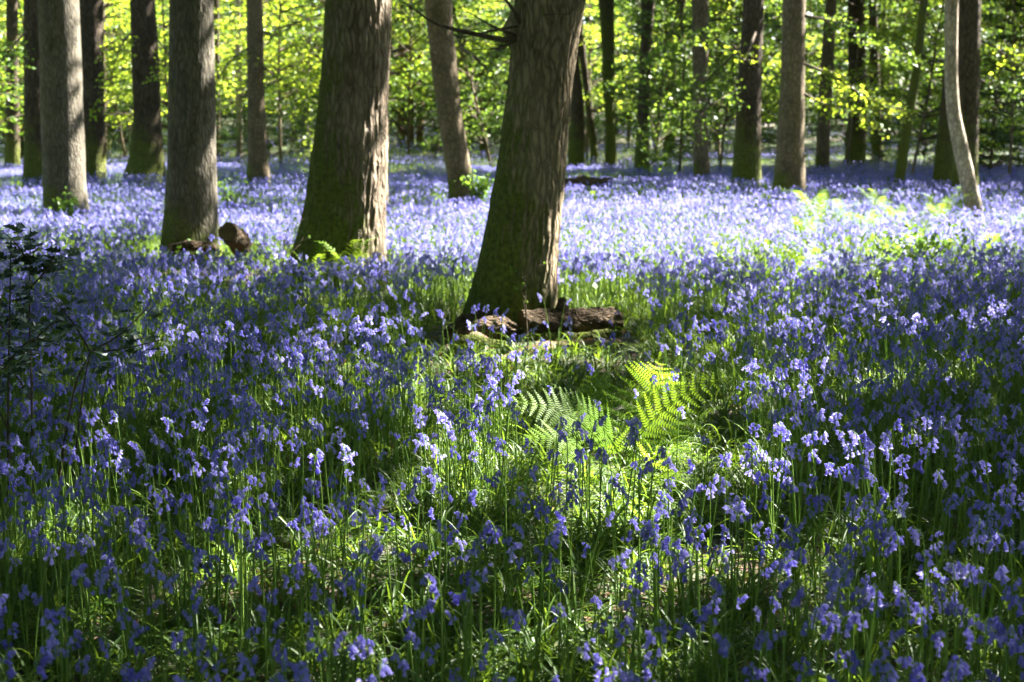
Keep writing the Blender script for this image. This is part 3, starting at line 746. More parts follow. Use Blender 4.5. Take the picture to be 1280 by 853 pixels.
def scatter_object(name, pts, rot, scl, idx, collection):
    me = bpy.data.meshes.new(name)
    me.vertices.add(len(pts)); me.vertices.foreach_set('co', np.asarray(pts, np.float32).ravel())
    a = me.attributes.new('turn', 'FLOAT_VECTOR', 'POINT'); a.data.foreach_set('vector', np.asarray(rot, np.float32).ravel())
    a = me.attributes.new('size', 'FLOAT', 'POINT'); a.data.foreach_set('value', np.asarray(scl, np.float32))
    a = me.attributes.new('pick', 'INT', 'POINT'); a.data.foreach_set('value', np.asarray(idx, np.int32))
    o = link(name, me)
    ng = bpy.data.node_groups.new(name + '_scatter', 'GeometryNodeTree')
    ng.interface.new_socket('Geometry', in_out='INPUT', socket_type='NodeSocketGeometry')
    ng.interface.new_socket('Geometry', in_out='OUTPUT', socket_type='NodeSocketGeometry')
    N, L = ng.nodes.new, ng.links.new
    gi, go = N('NodeGroupInput'), N('NodeGroupOutput')
    ci = N('GeometryNodeCollectionInfo'); ci.inputs['Collection'].default_value = collection
    ci.inputs['Separate Children'].default_value = True; ci.inputs['Reset Children'].default_value = True
    ip = N('GeometryNodeInstanceOnPoints'); ip.inputs['Pick Instance'].default_value = True
    def attr(nm, ty):
        n = N('GeometryNodeInputNamedAttribute'); n.data_type = ty; n.inputs['Name'].default_value = nm; return n.outputs['Attribute']
    e2r = N('FunctionNodeEulerToRotation')
    L(gi.outputs[0], ip.inputs['Points']); L(ci.outputs[0], ip.inputs['Instance'])
    L(attr('pick', 'INT'), ip.inputs['Instance Index']); L(attr('turn', 'FLOAT_VECTOR'), e2r.inputs[0]); L(e2r.outputs[0], ip.inputs['Rotation'])
    L(attr('size', 'FLOAT'), ip.inputs['Scale']); L(ip.outputs[0], go.inputs[0])
    md = o.modifiers.new('scatter', 'NODES'); md.node_group = ng
    return o

TRUNKS = np.array([(t[1], t[2]) for t in TREES])
def wedge(y0, y1, dens, margin=2.2):
    n = int((y1 - y0) * 2 * (.37 * y1 + margin) * dens)
    y = rng.uniform(y0, y1, n); x = rng.uniform(-1, 1, n) * (.37 * y1 + margin)
    m = np.abs(x) < .37 * y + margin
    return x[m], y[m]
def clear_of(x, y, pad=.33, flowers=True):
    ok = np.ones(len(x), bool)
    for cx, cy, r in [(OAK[2] - .05, OAK[3], .42), (MOSSY[2], MOSSY[3], .52), (GREY[2], GREY[3], .36)]: ok &= (x - cx) ** 2 + (y - cy) ** 2 > r * r
    for t in TRUNKS: ok &= (x - t[0]) ** 2 + (y - t[1]) ** 2 > pad * pad
    # the log pile
    rr = vnoise(x * 31.7, y * 29.3, 5)
    ok &= ~((np.abs(x - .16) < .72) & (y > 6.9) & (y < 10.4) & ((rr < .78) | (y > 9.2)) & flowers)
    if flowers:
        q, w = project(x, y, np.full_like(x, .3))
        ok &= ~((q > 650) & (q < 930) & (y > 4.6) & (y < 6.9) & (rr < .76))
    ok &= ~((np.abs(x - .14) < .74) & (y > 8.7) & (y < 10.35) & ((rr < .5) | (y > 9.5)))
    ok &= ~((np.abs(x + 2.85) < .45) & (y > 13.0) & (y < 14.6))
    ok &= ~((np.abs(x - MOSSY[2]) < .6) & (y > 11.7) & (y < 13.4) & ((rr < .8) | (y > 12.6)))
    ok &= ~((np.abs(x - GREY[2]) < .35) & (y > 13.8) & (y < 15.4))
    return ok

def thin(x, y):
    """how thickly bluebells stand: clumps, with green patches between"""
    c = .5 + .95 * vnoise(x * .9, y * .7, 51) * (.5 + vnoise(x * .25, y * .2, 52))
    near = np.clip((y - 4) / 10, 0, 1)
    c = c * (1 - near) + np.maximum(c, .55 + .45 * near) * near
    far = np.clip((y - 40) / 25, 0, 1)
    pxx, pyy = project(x, y, np.full_like(x, .1))
    # green patches without flowers
    g = np.zeros_like(x)
    for gx, gy, rx, ry in [(450, 222, 110, 10), (760, 232, 60, 10), (1120, 340, 90, 22), (960, 350, 60, 25), (470, 440, 120, 35), (200, 335, 50, 14), (860, 440, 60, 20), (560, 700, 260, 60)]:
        g = np.maximum(g, 1.2 * np.exp(-((pxx - gx) / rx) ** 2 - ((pyy - gy) / ry) ** 2))
    return np.clip(c * (1 - .45 * far) * (1 - .75 * np.clip(g, 0, 1)), 0.02, 1)

def make_bluebells():
    X, Y = [], []
    for y0, y1, dn in [(1.9, 7, 150), (7, 12, 175), (12, 22, 135), (22, 42, 75), (42, 75, 24)]:
        x, y = wedge(y0, y1, dn)
        m = rng.uniform(0, 1, len(x)) < thin(x, y)
        X.append(x[m]); Y.append(y[m])
    x = np.concatenate(X); y = np.concatenate(Y)
    m = clear_of(x, y, .3); x, y = x[m], y[m]
    # the bunch in front of the fern
    bx = []
    for px, yy in [(706, 4.95), (722, 4.8), (738, 5.0), (750, 4.85), (757, 5.15), (768, 4.75), (778, 5.0), (788, 4.85), (797, 5.1), (745, 4.65), (805, 4.9), (728, 5.15)]:
        p, _ = at(px, 700, yy); bx.append((p.x, yy))
    z = ground_z(x, y)
    px, py = project(x, y, z + .38)
    inview = (px > 4) & (px < 1276) & (py > 5) & (py < 840)
    order = np.argsort(np.where(inview, y, 1e9))
    near = order[:288]
    spots = [(float(x[i]), float(y[i]), False) for i in near] + [(a, b, True) for a, b in bx]
    rs = np.random.default_rng(77)
    zones = [(320, 'by the left side among dark grass'), (640, 'in the grass left of the middle'), (960, 'in the grass below the bright fern'), (1281, 'in the shaded grass by the right corner')]
    for n, (ax, ay, bunch) in enumerate(spots):
        k = int(rs.integers(9, 12)) if bunch else int(rs.integers(0, 9))
        s = rs.uniform(.82, .94) if bunch else rs.uniform(.62, .88)
        qx, _q = project(np.array([ax]), np.array([ay]), np.array([.35]))
        if bunch: lab, grp = 'tall violet bluebell in the bright bunch in front of the green fern', 'bluebells bunched before the fern'
        else:
            pl = next(t for a, t in zones if qx[0] < a)
            lab, grp = f'nodding violet bluebell on a thin stem {pl}', f'near bluebells {pl}'
        root = empty('bluebell', (ax, ay, gz(ax, ay)), lab, 'bluebell', grp)
        root.rotation_euler = (rs.normal(0, .07), rs.normal(0, .07), rs.uniform(0, 6.28)); root.scale = (s, s, s)
        link('stem', stem_me[k], root); link('leaves', leaf_me[k], root)
        if n < 150 or bunch:
            for M in HI[k][1]:
                b = link('bell', bell_pale if rs.uniform() < .02 else bell_me, root); b.matrix_local = M
        else: link('flower_spike', spike_me[k], root)
    rest = np.ones(len(x), bool); rest[near] = False
    x, y, z = x[rest], y[rest], z[rest]
    n = len(x)
    rot = np.stack([rng.normal(0, .08, n), rng.normal(0, .08, n), rng.uniform(0, 6.28, n)], 1)
    pick = np.where(y < 13, rng.integers(0, 6, n), rng.integers(6, 10, n))
    scl = rng.uniform(.62, .88, n) * np.where(y > 12, .9, 1)
    o = scatter_object('bluebell_drift', np.stack([x, y, z], 1), rot, scl, pick, store)
    tag(o, 'drift of countless bluebells carpeting the wood between the trunks', 'bluebells', kind='stuff')
    print('bluebells in drift', n)
make_bluebells()

def make_tufts():
    X, Y = [], []
    for y0, y1, dn in [(1.8, 8, 135), (8, 14, 85), (14, 28, 26), (28, 60, 10)]:
        x, y = wedge(y0, y1, dn); X.append(x); Y.append(y)
    x = np.concatenate(X); y = np.concatenate(Y)
    m = clear_of(x, y, .25, False) & (rng.uniform(0, 1, len(x)) < .35 + .9 * vnoise(x * 1.3, y * 1.1, 61)); x, y = x[m], y[m]
    n = len(x)
    rot = np.stack([rng.normal(0, .1, n), rng.normal(0, .1, n), rng.uniform(0, 6.28, n)], 1)
    pick = np.where(y < 11, rng.integers(0, 5, n), rng.integers(5, 8, n))
    o = scatter_object('grass', np.stack([x, y, ground_z(x, y)], 1), rot, rng.uniform(.55, 1.0, n), pick, tufts)
    tag(o, 'green strap shaped leaves and grass covering the ground below the bluebells', 'grass', kind='stuff')
    print('tufts', n)
make_tufts()

def litter():
    x, y = wedge(1.8, 12, 40)
    c = np.stack([x, y, ground_z(x, y) + rng.uniform(.004, .02, len(x))], 1)
    me = quads_mesh('leaf_litter', leaf_quads(c, rng.uniform(.025, .07, len(c)), flat=.85, asp=.7), 4, DEADLEAF)
    tag(link('leaf_litter', me), 'dry brown fallen leaves and litter on the soil between stems', 'leaf litter', kind='stuff')
    # low leafy herbs: patches of rounder green leaves
    X, Y, Z = [], [], []
    for gx, gy, n, spread in [(450, 232, 2600, 2.6), (770, 240, 1200, 1.8), (1120, 350, 1600, 1.0), (960, 360, 900, .8), (200, 345, 700, .7), (540, 232, 800, 1.5)]:
        Yc = F * 1.4 / (gy - 156); p, _ = at(gx, gy, Yc)
        X.append(p.x + rng.normal(0, spread, n)); Y.append(Yc + rng.normal(0, spread * 1.1, n)); Z.append(rng.uniform(.03, .34, n))
    x, y, z = map(np.concatenate, (X, Y, Z)); m = y > 2
    c = np.stack([x, y, z + ground_z(x, y)], 1)[m]
    me = quads_mesh('ground_herbs', leaf_quads(c, rng.uniform(.03, .075, len(c)), flat=.6, asp=.7), 4, BRAMBLE)
    tag(link('ground_herbs', me), 'patches of low leafy green herbs among the bluebells', 'herbs', kind='stuff')
litter()

# ------------------------------------------------------------------ ferns
def frond_mesh(ctrl, width, start=.3, npin=13, seed=0, twist=0.0, mb=None, ref0=(0, 0, 1)):
    rs = np.random.default_rng(seed); mb = MB()
    pts = interp(ctrl, 40)
    L = sum((pts[i + 1] - pts[i]).length for i in range(39))
    tube(pts, list(np.linspace(.0038, .0008, 40)), 5, cap=False, mb=mb)
    for k in range(npin):
        u = start + (1 - start) * k / (npin - .4)
        i = u * 39; a = pts[int(i)].lerp(pts[min(39, int(i) + 1)], i - int(i))
        t = (pts[min(39, int(i) + 2)] - pts[max(0, int(i) - 2)]).normalized()
        ref = Vector(ref0).normalized() if abs(t.dot(Vector(ref0).normalized())) < .85 else Vector((0, -1, .3)).normalized()
        s = t.cross(ref).normalized(); nrm = s.cross(t).normalized()
        v = (u - start) / (1 - start)
        pl = width * (min(1, .55 + v * 2.2) * (1 - v ** 1.6) + .03)
        for sg in (-1, 1):
            d = (s * sg * math.cos(twist) + t * .42 + nrm * (rs.uniform(-.12, .12) + math.sin(twist) * sg)).normalized()
            n = max(4, int(pl / .011))
            ws = s * 0 + t; ws = (ws - d * ws.dot(d)).normalized()
            droop = -nrm * rs.uniform(.05, .25) * pl
            for q in range(n):
                w = q / n; c = a + d * (pl * w) + droop * w * w
                hl = min(.018, pl * .13) * (1 - w ** 1.3) + .0018
                st = pl / n
                for g in (-1, 1):
                    e = c + ws * g * hl + d * st * .55 + nrm * rs.uniform(-.12, .05) * hl
                    mb.add([tuple(c - d * st * .05), tuple(c + d * st * .62), tuple(e + d * st * .30), tuple(e - d * st * .02)], [(0, 1, 2, 3)])
    return mb

def fern_px(label, fr, base_px, group=None, seed=0):
    """fr: list of (control pixels [(px,py,Y)...], width)"""
    b, _ = at(*base_px); b.z = gz(b.x, b.y)
    root = empty('fern', b, label, 'fern', group)
    for k, (c, w, *rf) in enumerate(fr):
        ctrl = [Vector((0, 0, 0))] + [at(*q)[0] - b for q in c]
        link('frond', frond_mesh(ctrl, w, seed=seed + k, ref0=rf[0] if rf else (0, -.42, .9)).mesh('frond', FROND), root)
    return root
fern_px('bright green fern with wide sunlit fronds in front of the leaning oak', [
    ([(790, 560, 6.0), (812, 490, 6.15), (826, 452, 6.05)], .27),
    ([(800, 545, 5.95), (850, 497, 5.9), (924, 465, 5.85)], .14, (0, -.85, .5)),
    ([(745, 545, 5.85), (695, 512, 5.8), (628, 500, 5.75)], .18, (0, -.6, .8)),
    ([(745, 575, 5.6), (700, 548, 5.5), (650, 548, 5.45)], .19),
    ([(825, 570, 6.2), (860, 530, 6.3), (902, 508, 6.2)], .15),
    ([(770, 560, 5.8), (735, 515, 5.75), (690, 480, 5.7)], .14, (0, -.5, .85)),
    ([(815, 600, 5.6), (840, 590, 5.4), (872, 620, 5.3)], .12),
    ([(765, 560, 6.2), (750, 500, 6.4), (740, 462, 6.4)], .18),
    ([(800, 590, 5.8), (835, 560, 5.6), (868, 568, 5.4)], .16)], (778, 655, 5.9), seed=10)
def fern_at(x, y, h, n, seed, label, group=None):
    rs = np.random.default_rng(seed)
    root = empty('fern', (x, y, gz(x, y)), label, 'fern', group)
    for k in range(n):
        az = k * 6.283 / n + rs.uniform(-.4, .4); d = Vector((math.cos(az), math.sin(az), 0)); hh = h * rs.uniform(.75, 1.1)
        out = hh * rs.uniform(.35, .8)
        ctrl = [Vector((0, 0, 0)), d * out * .2 + Vector((0, 0, hh * .5)), d * out * .6 + Vector((0, 0, hh * .88)), d * out * 1.15 + Vector((0, 0, hh * .95))]
        link('frond', frond_mesh(ctrl, hh * .17, seed=seed * 10 + k, npin=15).mesh('frond', FROND), root)
    return root
def px_ground(px, py, z=.0):
    Y = F * (CAMH - z) / (py - 156); p, _ = at(px, py, Y); return p.x, Y
x0, y0 = MOSSY[2], MOSSY[3]
fern_at(x0 - .12, y0 - .62, .5, 5, 31, 'shaded fern growing against the front of the mossy oak')
fern_at(x0 + .2, y0 - .66, .52, 5, 32, 'green fern at the right foot of the mossy oak')
for k, (px, tip, Y, lab) in enumerate([(985, 232, 24.5, 'small fern at the foot of the light brown trunk'), (1022, 232, 18, 'leftmost tall sunlit fern in the right hand fern bank'),
        (1055, 244, 18, 'second sunlit fern from the left in the fern bank'), (1082, 252, 17, 'sunlit fern in the middle of the fern bank'), (1118, 245, 18.5, 'rightmost sunlit fern of the fern bank'),
        (1175, 240, 19, 'sunlit fern just left of the foot of the curved pale tree'), (1215, 258, 19.2, 'sunlit fern in front of the curved pale tree'), (1262, 262, 18, 'sunlit fern near the right edge of the lit flowers'), (925, 250, 22, 'small bright fern left of the light brown trunk'),
        (740, 232, 24, 'small yellow fern right of the leaning oak'), (1000, 300, 12, 'low sunlit fern in the bright flowers below the light brown trunk'),
        (1008, 262, 16, 'smaller sunlit fern at the front left of the fern bank'), (1100, 232, 21, 'tall fern at the back of the fern bank'), (1145, 278, 15, 'low front fern of the fern bank'), (1150, 262, 16, 'sunlit fern between fern bank and the curved pale tree'),
        (1192, 232, 20.5, 'tall fern touching the dark trunk behind the curved pale tree'), (1240, 285, 14.5, 'low fern below the foot of the curved pale tree'),
        (900, 285, 14, 'small fern among the lit flowers below the dark straight trunk'), (1075, 320, 11, 'low fern below the fern bank at the edge of the shade'), (1190, 318, 11.5, 'low fern between fern bank and shaded flowers on the right'), (860, 258, 19, 'small fern behind the lit flowers right of the leaning oak')]):
    p, _ = at(px, tip, Y); h = max(.35, p.z - gz(p.x, Y))
    fern_at(p.x, Y, h * .95, 5, 50 + k, lab)
fern_px('dark shaded fern in the lower right corner', [
    ([(1262, 760, 3.9), (1225, 715, 3.8), (1180, 698, 3.7)], .10), ([(1250, 790, 3.7), (1215, 770, 3.6), (1170, 775, 3.5)], .09), ([(1275, 770, 4.0), (1285, 725, 4.0), (1262, 690, 3.9)], .09)], (1290, 840, 3.95), seed=90)

# ------------------------------------------------------------------ holly at the left
def holly_leaf(mb, c, d, nrm, L):
    s = d.cross(nrm).normalized(); out = []
    prof = [(0, 0), (.14, .26), (.24, .13), (.4, .32), (.52, .15), (.68, .27), (.8, .1), (1, 0)]
    left = [(u, w) for u, w in prof]; right = [(u, -w) for u, w in prof[1:-1]][::-1]
    pts = [c + d * (u * L) + s * (w * L) + nrm * (abs(w) * L * .35) for u, w in left + right]
    mb.add([tuple(p) for p in pts], [tuple(range(len(pts)))])
def holly():
    b, _ = at(60, 640, 5.2); b.z = gz(b.x, b.y)
    root = empty('holly_bush', b, 'dark holly bush with spiny leaves and thin stems at the left edge', 'bush')
    rs = np.random.default_rng(5)
    stems = [([(12, 690, 5.2), (10, 520, 5.2), (12, 400, 5.2), (14, 300, 5.2)], 46), ([(38, 700, 5.3), (40, 520, 5.3), (37, 400, 5.3), (38, 285, 5.3)], 50),
             ([(60, 690, 5.2), (90, 500, 5.1), (113, 440, 5.05)], 4), ([(113, 440, 5.05), (150, 437, 5.0), (205, 424, 5.0)], 14), ([(113, 440, 5.05), (150, 418, 5.05), (190, 380, 5.1)], 15),
             ([(113, 440, 5.05), (92, 405, 5.1), (62, 368, 5.15)], 14), ([(95, 560, 5.1), (105, 480, 5.1), (113, 440, 5.05)], 3), ([(38, 430, 5.3), (65, 405, 5.2), (88, 395, 5.1)], 14),
             ([(38, 360, 5.3), (60, 335, 5.3), (68, 318, 5.2)], 20), ([(12, 420, 5.2), (-20, 380, 5.1), (-40, 330, 5.1)], 24), ([(12, 450, 5.2), (40, 425, 5.0), (75, 432, 4.9)], 14), ([(38, 330, 5.3), (20, 305, 5.2), (4, 290, 5.2)], 20),
             ([(12, 540, 5.2), (-10, 500, 5.1), (-30, 490, 5.0)], 18), ([(38, 500, 5.3), (20, 470, 5.2), (0, 455, 5.1)], 18)]
    lv = MB()
    for k, (c, n) in enumerate(stems):
        pts = interp([at(*q)[0] - b for q in c], 12)
        if k < 2: pts[0].z = -.05
        link('stem', tube(pts, list(np.linspace(.0065 if k < 3 else .004, .0018, 12)), 6).mesh('stem', TWIG), root)
        for q in range(int(n * 1.35)):
            u = rs.uniform(.3, 1) if k > 1 else rs.uniform(.45, 1); i = u * 11; a = pts[int(i)].lerp(pts[min(11, int(i) + 1)], i - int(i))
            az = rs.uniform(0, 6.28); d = Vector((math.cos(az), math.sin(az), rs.uniform(-.3, .5))).normalized()
            nr = Vector((rs.normal(0, .5), rs.normal(0, .5) - .3, 1)); nr = (nr - d * nr.dot(d)).normalized()
            a = a + d * rs.uniform(.0, .03) + Vector((rs.normal(0, .035), rs.normal(0, .035), rs.normal(0, .025)))
            holly_leaf(lv, a, d, nr, rs.uniform(.042, .07))
    link('foliage', lv.mesh('foliage', HOLLY, False), root)
holly()

# ------------------------------------------------------------------ small shrubs, seedlings
def shrub(name, px, tip, Y, rad, n, leaf, label, seed, mat=BRAMBLE, cat='shrub', stems=6):
    p, _ = at(px, tip, Y); zb = gz(p.x, Y); h = max(.25, p.z - zb); rs = np.random.default_rng(seed)
    root = empty(name, (p.x, Y, zb), label, cat)
    mb = MB(); C = []
    for k in range(stems):
        az = rs.uniform(0, 6.28); d = Vector((math.cos(az), math.sin(az), 0)) * rad * rs.uniform(.3, 1)
        pts = interp([(0, 0, -.03), d * .35 + Vector((0, 0, h * .55)), d + Vector((0, 0, h * rs.uniform(.7, 1)))], 9)
        tube(pts, list(np.linspace(.008, .002, 9)), 5, mb=mb)
        m = n // stems
        for q in range(m):
            i = rs.uniform(.25, 1) * 8; a = pts[int(i)].lerp(pts[min(8, int(i) + 1)], i - int(i))
            C.append(np.array(a) + rs.normal(0, rad * .16, 3))
    link('stems', mb.mesh('stems', TWIG), root)
    c = np.array(C)
    link('foliage', quads_mesh('foliage', leaf_quads(c, leaf * rs.uniform(.7, 1.2, len(c)), flat=.55, asp=.7, rs=rs), 4, mat), root)
shrub('young_shrub', 600, 208, 22.5, .28, 330, .075, 'pale green shrub at the foot of the grey trunk leaning left', 1)
shrub('young_shrub', 288, 222, 22, .35, 260, .06, 'sparse pale green shrub right of the straight grey trunk', 2)
shrub('young_shrub', 85, 238, 19.5, .22, 200, .06, 'small green shrub at the foot of the pale grey trunk', 3)
shrub('seedling', 462, 316, MOSSY[3] - .9, .12, 16, .10, 'bright green seedling with broad leaves at the right foot of the mossy oak', 4, stems=3)
shrub('seedling', 1115, 612, 4.6, .06, 10, .055, 'small bright seedling among shaded bluebells on the right', 5, stems=2)
shrub('bramble_bush', 1150, 290, 13.5, .5, 500, .06, 'low bramble bush in the sunlit flowers on the right', 6, stems=9)
shrub('bramble_bush', 660, 232, 30, .5, 300, .07, 'low leafy bramble between the leaning grey trunk and leaning oak', 7)

def bare_sapling(px0, top, Y, label, seed, n=9, h=None):
    p, _ = at(px0, top, Y); zb = gz(p.x, Y); h = p.z - zb; rs = np.random.default_rng(seed)
    root = empty('bare_sapling', (p.x, Y, zb), label, 'sapling')
    tips = []; mb = MB(); pts = interp([(0, 0, -.03), (rs.uniform(-.03, .03), 0, h * .5), (rs.uniform(-.06, .06), 0, h)], 10)
    link('stem', tube(pts, list(np.linspace(.007, .002, 10)), 5).mesh('stem', TWIG), root)
    for k in range(n):
        a = pts[int(3 + rs.uniform(0, 6))]; az = rs.uniform(0, 6.28); L = h * rs.uniform(.2, .45)
        e = a + Vector((math.cos(az) * .8, math.sin(az) * .8, .6)) * L
        tube(interp([a, (a + e) / 2 + Vector((0, 0, .03)), e], 5), list(np.linspace(.003, .001, 5)), 4, mb=mb)
        m = (a + e) / 2; e2 = m + Vector((rs.uniform(-1, 1), rs.uniform(-1, 1), .7)) * L * .4
        tube([m, e2], [.002, .0008], 4, mb=mb); tips += [e, e2]
    link('twigs', mb.mesh('twigs', TWIG), root)
    c = np.array([np.array(tips[int(rs.integers(0, len(tips)))]) + rs.normal(0, .008, 3) for _ in range(26)])
    link('leaf_buds', quads_mesh('leaf_buds', leaf_quads(c, .02 * rs.uniform(.7, 1.3, len(c)), rs=rs), 4, BRAMBLE), root)
bare_sapling(352, 278, 12.0, 'small bare twiggy sapling between the brown stump and the mossy oak', 1, 12)
bare_sapling(660, 330, 9.6, 'thin bare twig standing in front of the leaning oak', 2, 4)

# ------------------------------------------------------------------ logs, stump, dead wood
def log(name, ctrl, rad, label, mat, seed, cut=True, seg=30, stub=None, cat='log', rough=1.0):
    P = [at(*c)[0] for c in ctrl]
    mid = sum(P, Vector()) / len(P)
    root = empty(name, mid, label, cat)
    ax = (P[-1] - P[0]).normalized()
    q = ax.to_track_quat('X', 'Z'); root.rotation_mode = 'QUATERNION'; root.rotation_quaternion = q
    inv = q.to_matrix().inverted()
    L = [inv @ (p - mid) for p in P]
    n = 48
    pts = interp(L, n); rr = np.interp(np.linspace(0, 1, n), np.linspace(0, 1, len(rad)), rad)
    rs = np.random.default_rng(seed); V = []
    for i, p in enumerate(pts):
        for k in range(seg):
            th = 2 * math.pi * k / seg
            w = 1 + rough * (.42 * (float(vnoise(p.x * 6, 3 + 2.2 * math.cos(th), seed)) - .5) + .34 * (float(vnoise(p.x * 13, 3 + 6 * math.sin(th), seed + 1)) - .5) + .22 * (float(vnoise(p.x * 40, k * .9, seed + 2)) - .5))
            V.append((p.x, p.y + rr[i] * w * math.cos(th), p.z + rr[i] * w * math.sin(th)))
    fs = [(i * seg + k, i * seg + (k + 1) % seg, (i + 1) * seg + (k + 1) % seg, (i + 1) * seg + k) for i in range(n - 1) for k in range(seg)]
    fs.append(tuple((n - 1) * seg + k for k in range(seg)))
    if not cut: fs.append(tuple(range(seg - 1, -1, -1)))
    mb = MB(); mb.add(V, fs)
    link('bark', mb.mesh('bark', mat), root)
    if cut:
        c = MB(); ring = [Vector(V[k]) for k in range(seg)]; ce = pts[0] + Vector((.004, 0, 0))
        vv = [tuple(ce)] + [tuple(ce.lerp(r, .55) + Vector((rs.uniform(-.002, .004), 0, 0))) for r in ring] + [tuple(r) for r in ring]
        ff = [(0, 1 + (k + 1) % seg, 1 + k) for k in range(seg)] + [(1 + k, 1 + (k + 1) % seg, 1 + seg + (k + 1) % seg, 1 + seg + k) for k in range(seg)]
        c.add(vv, ff); link('cut_face', c.mesh('cut_face', CUT), root)
    if stub:
        u, tip, r0 = stub
        a = pts[int(u * (n - 1))]; e = inv @ (at(*tip)[0] - mid)
        link('branch_stub', tube(interp([a, a.lerp(e, .45), a.lerp(e, .8), e], 10), [r0 * 1.5, r0 * 1.25, r0, r0 * .8, r0 * .62, r0 * .5, r0 * .42, r0 * .36, r0 * .3, r0 * .2], 12, wob=.1, seed=seed).mesh('branch_stub', mat), root)
    return root
YL = 9.95
log('log', [(652, 407, YL), (690, 404, YL + .1), (730, 402, YL + .25), (770, 401, YL + .4)], [.105, .10, .095, .09], 'thick log with a round cut face and branch stub, topmost of the pile', WOOD_LOG, 3, stub=(.45, (702, 372, YL + .15), .085))
log('log', [(640, 431, YL - .05), (700, 428, YL), (775, 424, YL + .15)], [.07, .07, .06], 'dark rotting log lying under the thick cut log', BARK_DARK, 5)
log('branch', [(612, 458, 9.1), (660, 441, 9.3), (710, 434, 9.45), (775, 431, 9.55)], [.034, .045, .042, .03], 'long pale barkless branch in front of the log pile', PALEWOOD, 7, cut=False, seg=12, cat='branch')
log('branch', [(556, 424, 9.8), (585, 411, 9.85), (618, 409, 9.9), (648, 414, 9.95)], [.06, .095, .09, .06], 'gnarled brown branch at the left end of the log pile', WOOD_LOG, 9, cut=False, stub=(.4, (600, 400, 9.9), .02), cat='branch')
log('branch', [(590, 420, 9.7), (612, 432, 9.6), (624, 452, 9.5)], [.035, .04, .03], 'short twisted pale branch curling down from the log pile', PALEWOOD, 11, cut=False, seg=12, cat='branch')
log('branch', [(562, 436, 9.5), (590, 428, 9.55), (632, 434, 9.6)], [.04, .055, .04], 'low dark branch under the gnarled brown branch', BARK_DARK, 13, cut=False, seg=12, cat='branch')
log('stump', [(284, 290, 13.6), (292, 296, 13.9), (302, 306, 14.2)], [.085, .10, .11], 'rough brown rotting stump beside the straight grey trunk', WOOD_LOG, 15, cat='stump', rough=.55)
log('log', [(212, 311, 13.9), (240, 307, 14.0), (268, 309, 14.3)], [.045, .055, .04], 'low brown log lying across the foot of the straight grey trunk', WOOD_LOG, 17)
log('stick', [(402, 446, 8.6), (412, 434, 8.6), (420, 426, 8.65)], [.009, .011, .007], 'short pale stick leaning among the bluebells left of the log pile', PALEWOOD, 19, cut=False, seg=8, cat='stick')
log('log', [(700, 231, 27), (730, 230, 27.3), (762, 230, 27.6)], [.13, .13, .1], 'brown fallen log lying right of the leaning oak', WOOD_LOG, 21)

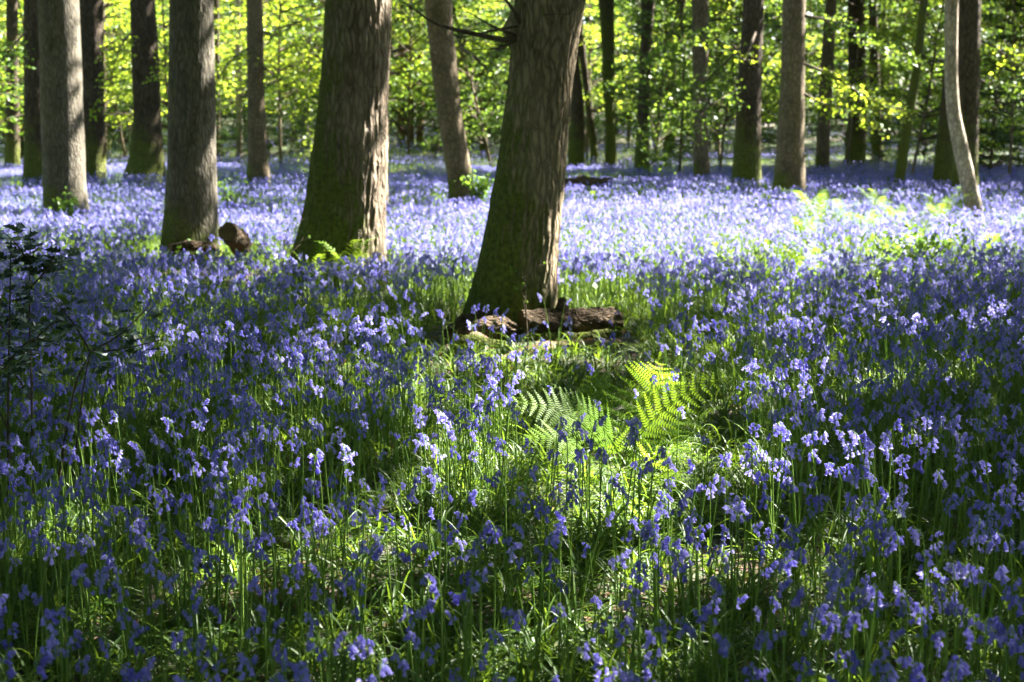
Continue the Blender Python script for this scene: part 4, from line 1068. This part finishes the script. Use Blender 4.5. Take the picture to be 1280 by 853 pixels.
def dead_branch():
    root, centre, bx, Y, base = OAK
    org = Vector((bx, Y, base)); mb = MB(); rs = np.random.default_rng(4)
    def br(c, r0, r1, n=12): 
        pts = interp([at(*q)[0] - org for q in c], n); tube(pts, list(np.linspace(r0, r1, n)), 6, mb=mb, wob=.12, seed=len(mb.f)); return pts
    m = br([(655, 48, 10.3), (630, 50, 10.05), (590, 42, 9.9), (545, 30, 9.8), (512, 8, 9.75)], .026, .004)
    allp = [m, br([(655, 48, 10.3), (620, 35, 10.0), (585, 15, 9.9)], .014, .003), br([(655, 40, 10.3), (640, 10, 10.0), (612, -20, 9.9)], .02, .004),
            br([(655, 45, 10.3), (625, 60, 9.9), (590, 62, 9.8)], .01, .002), br([(665, 20, 10.2), (690, 18, 10.0), (712, 19, 9.95)], .006, .002), br([(660, 30, 10.3), (610, 40, 9.9), (572, 48, 9.8)], .012, .003)]
    for _ in range(40):
        pl = allp[int(rs.integers(0, len(allp)))]; a = pl[int(rs.integers(3, len(pl)))]
        e = a + Vector((rs.normal(-.04, .1), rs.normal(0, .08), rs.normal(.02, .09)))
        tube([a, (a + e) / 2 + Vector((0, 0, rs.uniform(-.02, .02))), e], [.003, .002, .001], 4, mb=mb)
    o = link('dead_branch', mb.mesh('dead_branch', TWIG), root); o['label'] = 'bare dead branch with many twigs growing from the oak to the left'
    # collar swelling where the branch leaves the trunk
    k = MB(); c = at(652, 42, 10.38)[0] - org
    tube([c + Vector((.1, .1, -.16)), c + Vector((.02, .0, -.06)), c + Vector((-.01, -.03, .02)), c + Vector((.03, .02, .12)), c + Vector((.12, .1, .22))], [.05, .12, .13, .11, .05], 18, mb=k, wob=.06, seed=2)
    link('branch_collar', k.mesh('branch_collar', BARK_OAK), root)
dead_branch()

# ------------------------------------------------------------------ light, sky, camera
w = bpy.data.worlds.new('World'); sc.world = w; w.use_nodes = True
nt = w.node_tree; bg = nt.nodes['Background']
sky = nt.nodes.new('ShaderNodeTexSky'); sky.sky_type = 'NISHITA'; sky.sun_disc = False
sky.sun_elevation = SUN_EL; sky.sun_rotation = SUN_AZ
nt.links.new(sky.outputs[0], bg.inputs[0]); bg.inputs[1].default_value = .06
sd = bpy.data.lights.new('sun', 'SUN'); sd.energy = 5.0; sd.angle = R(.53); sd.color = (1, .95, .86)
so = link('sun', sd); so.rotation_euler = (-SUN).to_track_quat('-Z', 'Y').to_euler(); so.location = (20, 20, 40)
cd = bpy.data.cameras.new('camera'); cd.lens = 50; cd.sensor_width = 36; cd.clip_end = 2000; cd.clip_start = .05
cd.dof.use_dof = True; cd.dof.focus_distance = 5.2; cd.dof.aperture_fstop = 4.6
cam = link('camera', cd); cam.location = (0, 0, CAMH); cam.rotation_euler = (R(90) - PITCH, 0, 0)
sc.camera = cam
sc.view_settings.view_transform = 'Standard'; sc.view_settings.look = 'None'; sc.view_settings.exposure = 3.9; sc.view_settings.gamma = 1
sc.render.engine = 'CYCLES'
cy = sc.cycles
cy.use_denoising = True; cy.denoiser = 'OPENIMAGEDENOISE'
cy.max_bounces = 6; cy.diffuse_bounces = 3; cy.glossy_bounces = 2; cy.transmission_bounces = 4; cy.transparent_max_bounces = 4
cy.caustics_reflective = False; cy.caustics_refractive = False; cy.sample_clamp_indirect = 6
cy.use_adaptive_sampling = True; cy.adaptive_threshold = .02
